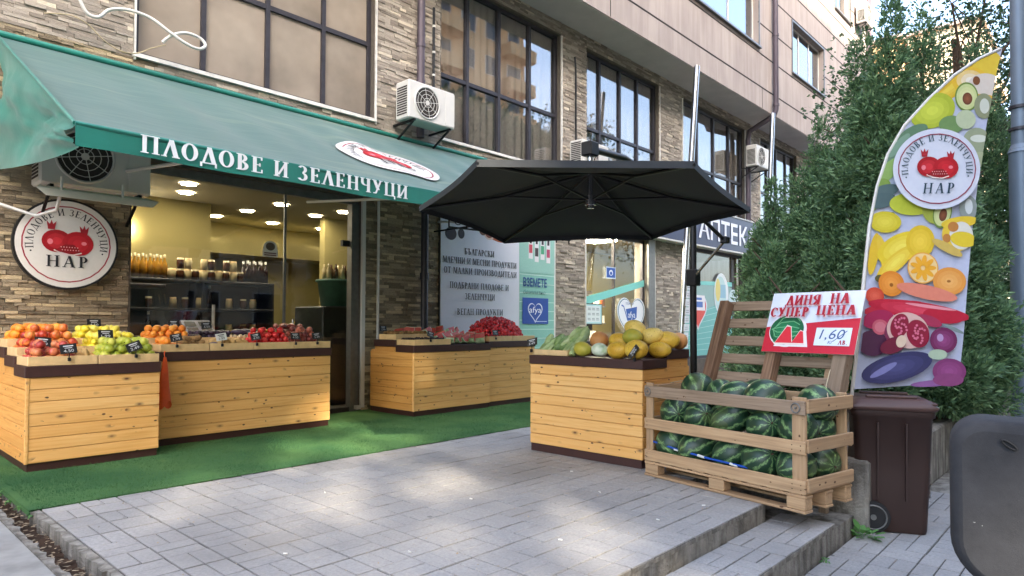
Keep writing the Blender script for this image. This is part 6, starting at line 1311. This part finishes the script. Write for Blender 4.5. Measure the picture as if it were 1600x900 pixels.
def thuja(x, y, h, r, seed, label, z0=.12, N=5200):
    t = thing('thuja_tree', label, 'thuja tree', (x, y, z0)); g = random.Random(seed); bl = []
    k = 9
    for i in range(k):
        f = i/(k-1); rad = r*(1-.78*f**1.5)*(.9 if i else .8)
        for q in range(3 if i < k-2 else 1):
            a = g.uniform(0, 6.28); off = rad*.42 if i < k-2 else 0
            bl.append((x+off*math.cos(a), y+off*math.sin(a), z0+.35+f*(h-.6), rad*g.uniform(.62, .9), h/k*g.uniform(.75, 1.15)))
    spray_crown('crown', 'thuja_leaf', bl, int(N*2.1), .066, t, seed, up=.45, aspect=.15, k=6, inner=.45)
    q = MB(); q.tube([(x, y, z0-.05), (x+.03, y, z0+h*.4), (x, y+.02, z0+h*.9)], [.07, .05, .015], 8)
    for i in range(12): a = i*2.4; z = z0+.3+i*h*.06; q.tube([(x, y, z), (x+r*.6*math.cos(a), y+r*.6*math.sin(a), z+.35)], [.02, .006], 5)
    q.build('trunk', 'bark', t); return t
thuja(8.9, 3.45, 2.2, .55, 1, 'lowest thuja bush at the left end behind the leaning pallet', N=4500)
thuja(10.1, 3.9, 3.2, .75, 13, 'leftmost thuja in front of the mint pharmacy window', N=4500)
thuja(9.9, 3.15, 3.9, .85, 2, 'broad thuja left of the others beside the second silver pipe')
thuja(9.3, 2.45, 4.7, .9, 3, 'tall thuja rising behind the price sign', N=7500)
thuja(8.6, 1.95, 4.75, .8, 4, 'dense thuja just left of the feather flag', N=7000)
thuja(9.8, 1.85, 5.0, .9, 5, 'tallest thuja behind the feather flag', N=7000)
thuja(9.1, 1.25+.3, 3.7, .7, 6, 'thuja right of the feather flag before the lamp column', N=5500)
thuja(12.2, 1.6, 5.2, 1.0, 7, 'thuja behind the street lamp column', N=5000)
thuja(7.6, 2.75, 1.5, .5, 8, 'low thuja shoots behind the wooden crate', N=3000)
thuja(7.3, 2.0, 1.5, .5, 9, 'low thuja growth behind the brown wheelie bin', N=3600)
thuja(8.4, 1.35+.15, 1.7, .55, 10, 'low thuja growth right of the wheelie bin', N=4000)
thuja(10.4, .95+.6, 2.8, .6, 11, 'thuja at the far right edge behind grey container', N=4000)
thuja(10.7, 3.0, 4.3, .9, 12, 'thuja behind the first row with pale light gaps', N=4500)
def broad_tree(x, y, z0, h, r, seed, label, N=6000, ls=.16, mat='tree_leaf', cz=.6, inner=.25, kk=14, trunk=.16):
    t = thing('leafy_tree', label, 'tree', (x, y, z0)); g = random.Random(seed); bl = []; q = MB()
    q.tube([(x, y, z0-.1), (x+.1, y, z0+h*.35), (x-.05, y+.1, z0+h*.75)], [trunk, trunk*.75, trunk*.3], 9)
    for i in range(kk):
        a = g.uniform(0, 6.28); e = g.uniform(-.5, 1); d = r*g.uniform(.3, .8); c = (x+d*math.cos(a)*math.cos(e), y+d*math.sin(a)*math.cos(e), z0+h*cz+h*(1-cz)*.75*math.sin(e))
        bl.append((*c, r*g.uniform(.26, .44), r*g.uniform(.2, .34))); s_ = (x, y, z0+h*g.uniform(.3, .6)); m_ = tuple((a_+b_)/2+g.uniform(-.2, .2) for a_, b_ in zip(s_, c)); q.tube([s_, m_, c], [trunk*.35, trunk*.2, .015], 6)
        for w_ in range(4): q.tube([c, tuple(v_+g.uniform(-.35, .35)*r for v_ in c)], [.015, .004], 4)
    q.build('trunk', 'bark', t); spray_crown('crown', mat, bl, N, ls, t, seed, up=.1, aspect=.4, k=3, inner=inner); return t
broad_tree(15.0, 2.2, -.3, 9.3, 2.6, 31, 'airy leafy tree above the feather flag against the sky', N=3000, ls=.07, kk=20, inner=.15)
broad_tree(18.5, 1.5, -.3, 9.5, 3.0, 32, 'far leafy tree at the right beyond the thujas', N=3600, ls=.075, kk=18, inner=.15)
# weeds
def weed(x, y, z, s, seed, label):
    g = random.Random(seed); b = MB()
    for i in range(16):
        a = g.uniform(0, 6.28); e = g.uniform(.2, 1.1); L = s*g.uniform(.5, 1); d = Vector((math.cos(a)*math.cos(e), math.sin(a)*math.cos(e), math.sin(e))); sd = Vector((-math.sin(a), math.cos(a), 0)); o_ = Vector((x, y, z)); st = o_+d*L*.45
        b.add([o_+sd*.001, o_-sd*.001, st-sd*.001, st+sd*.001], [(0, 1, 2, 3)]); p = [st, st+d*L*.2+sd*L*.16, st+d*L*.5+sd*L*.1-Vector((0, 0, .01)), st+d*L*.62-Vector((0, 0, .02)), st+d*L*.5-sd*L*.1-Vector((0, 0, .01)), st+d*L*.2-sd*L*.16]
        b.add(p, [tuple(range(6))])
    tag(b.build('weed', 'weed_leaf'), label, 'weed')
weed(5.07, 1.36, -.29, .16, 1, 'green leafy weed growing beside the bin wheel'); weed(5.12, 1.33, -.29, .12, 3, 'small side weed next to the bigger one by the bin'); weed(4.42, 1.40, -.29, .05, 2, 'tiny weed in the crack under the lower step')
for i, (y_, s_) in enumerate(((5.35, .06), (5.9, .05), (6.3, .06), (5.6, .04), (5.1, .04))): weed(1.03-.03*(i % 2), y_, -.03, s_, 10+i, ('weed tuft in the ditch by the turf corner', 'weed tuft further back in the ditch', 'weed tuft at the left picture edge in ditch', 'faint weed tuft between two bigger tufts in ditch', 'nearest weed tuft in the drainage ditch')[i])

# ================================================================== BEYOND
def house(x0, x1, y0, y1, h, mat, roofm, label, nwx, nwz, face='-y', fl=2.9, balc=True):
    t = thing('apartment_block', label, 'building', ((x0+x1)/2, (y0+y1)/2, -.4)); b = MB().box((x0, y0, -.4), (x1, y1, h)); wl = b.build('wall', mat, t)
    MB().box((x0-.3, y0-.3, h), (x1+.3, y1+.3, h+.25)).build('roof', roofm, t)
    fy, s = (y1, 1) if face == '+y' else (y0, -1); wf, wp = MB(), MB()
    for i in range(nwx):
        for j in range(nwz):
            x = x0+(i+.5)*(x1-x0)/nwx; z = 1.2+j*fl
            if z+1.5 > h: continue
            o = MB().box((x-.75, min(fy, fy+s*.06), z-.05), (x+.75, max(fy, fy+s*.06), z+1.45)).build('window', 'white_trim', t); MB().box((x-.68, min(fy+s*.061, fy+s*.07), z), (x+.68, max(fy+s*.061, fy+s*.07), z+1.4)).build('pane', 'glass_dark', o)
            if balc and i % 3 == 1: MB().box((x-1.6, min(fy+s*.08, fy+s*1.2), z-1.1), (x+1.6, max(fy+s*.08, fy+s*1.2), z-.1)).build('balcony', mat, t)
    return t
house(62, 70, 13.5, 22, 25.2, 'house_orange', 'roof_tile', 'far orange apartment block over the thuja tops', 3, 9, '-y'); 
house(64, 76, 8.2, 13.2, 25.8, 'house_beige', 'roof_tile', 'far beige apartment block right of the orange one', 4, 10, '-y')
# across the street (behind the viewer; reflected in windows), rooflines shaped to block sun
house(-40, -4.6, -27, -15, 10.4, 'house_beige', 'roof_tile', 'low beige apartment block across the street, roof height set to let sun past', 12, 4, '+y'); house(-4.2, 20, -30, -15, 26, 'house_beige', 'roof_tile', 'tall beige apartment block across the street, shaped to block the sun', 8, 8, '+y')
house(21, 42, -34, -22, 32, 'house_orange', 'roof_tile', 'tall orange apartment block across the street', 8, 10, '+y')
for i, (x, y_, h, r) in enumerate(((-2.2, -11, 20.4, 4.0), (-6.8, -11, 20.4, 4.2), (-11.5, -11.3, 18, 4.2), (26, -13, 14, 4.2), (33, -15, 15, 4.4))):  # first three added to block and dapple the sun, the rest for window reflections
    broad_tree(x, y_, -.4, h, r, 60+i, ('unseen street tree added as sun blocker nearest the shop axis', 'second unseen street tree added as sun blocker', 'third unseen street tree added as sun blocker', 'fourth street tree across the road', 'leftmost street tree across the road')[i], N=5200, ls=.5, kk=34, cz=.82, inner=.1, trunk=.25)
for i, (x, y_, h, r, N_) in enumerate(((-8.5, -9.6, 11.5, 3.6, 260), (-4.0, -9.4, 11.2, 3.2, 260), (0.5, -9.6, 11.5, 3.4, 300))):  # sparse low crowns added to thin the sun patches on the paving
    broad_tree(x, y_, -.4, h, r, 80+i, ('unseen younger street tree added to dapple the sun left of the gap', 'unseen younger street tree added to dapple the sun in the gap', 'unseen younger street tree added to dapple the sun right of the gap')[i], N=N_, ls=.34, kk=26, cz=.80, inner=.1, trunk=.14)
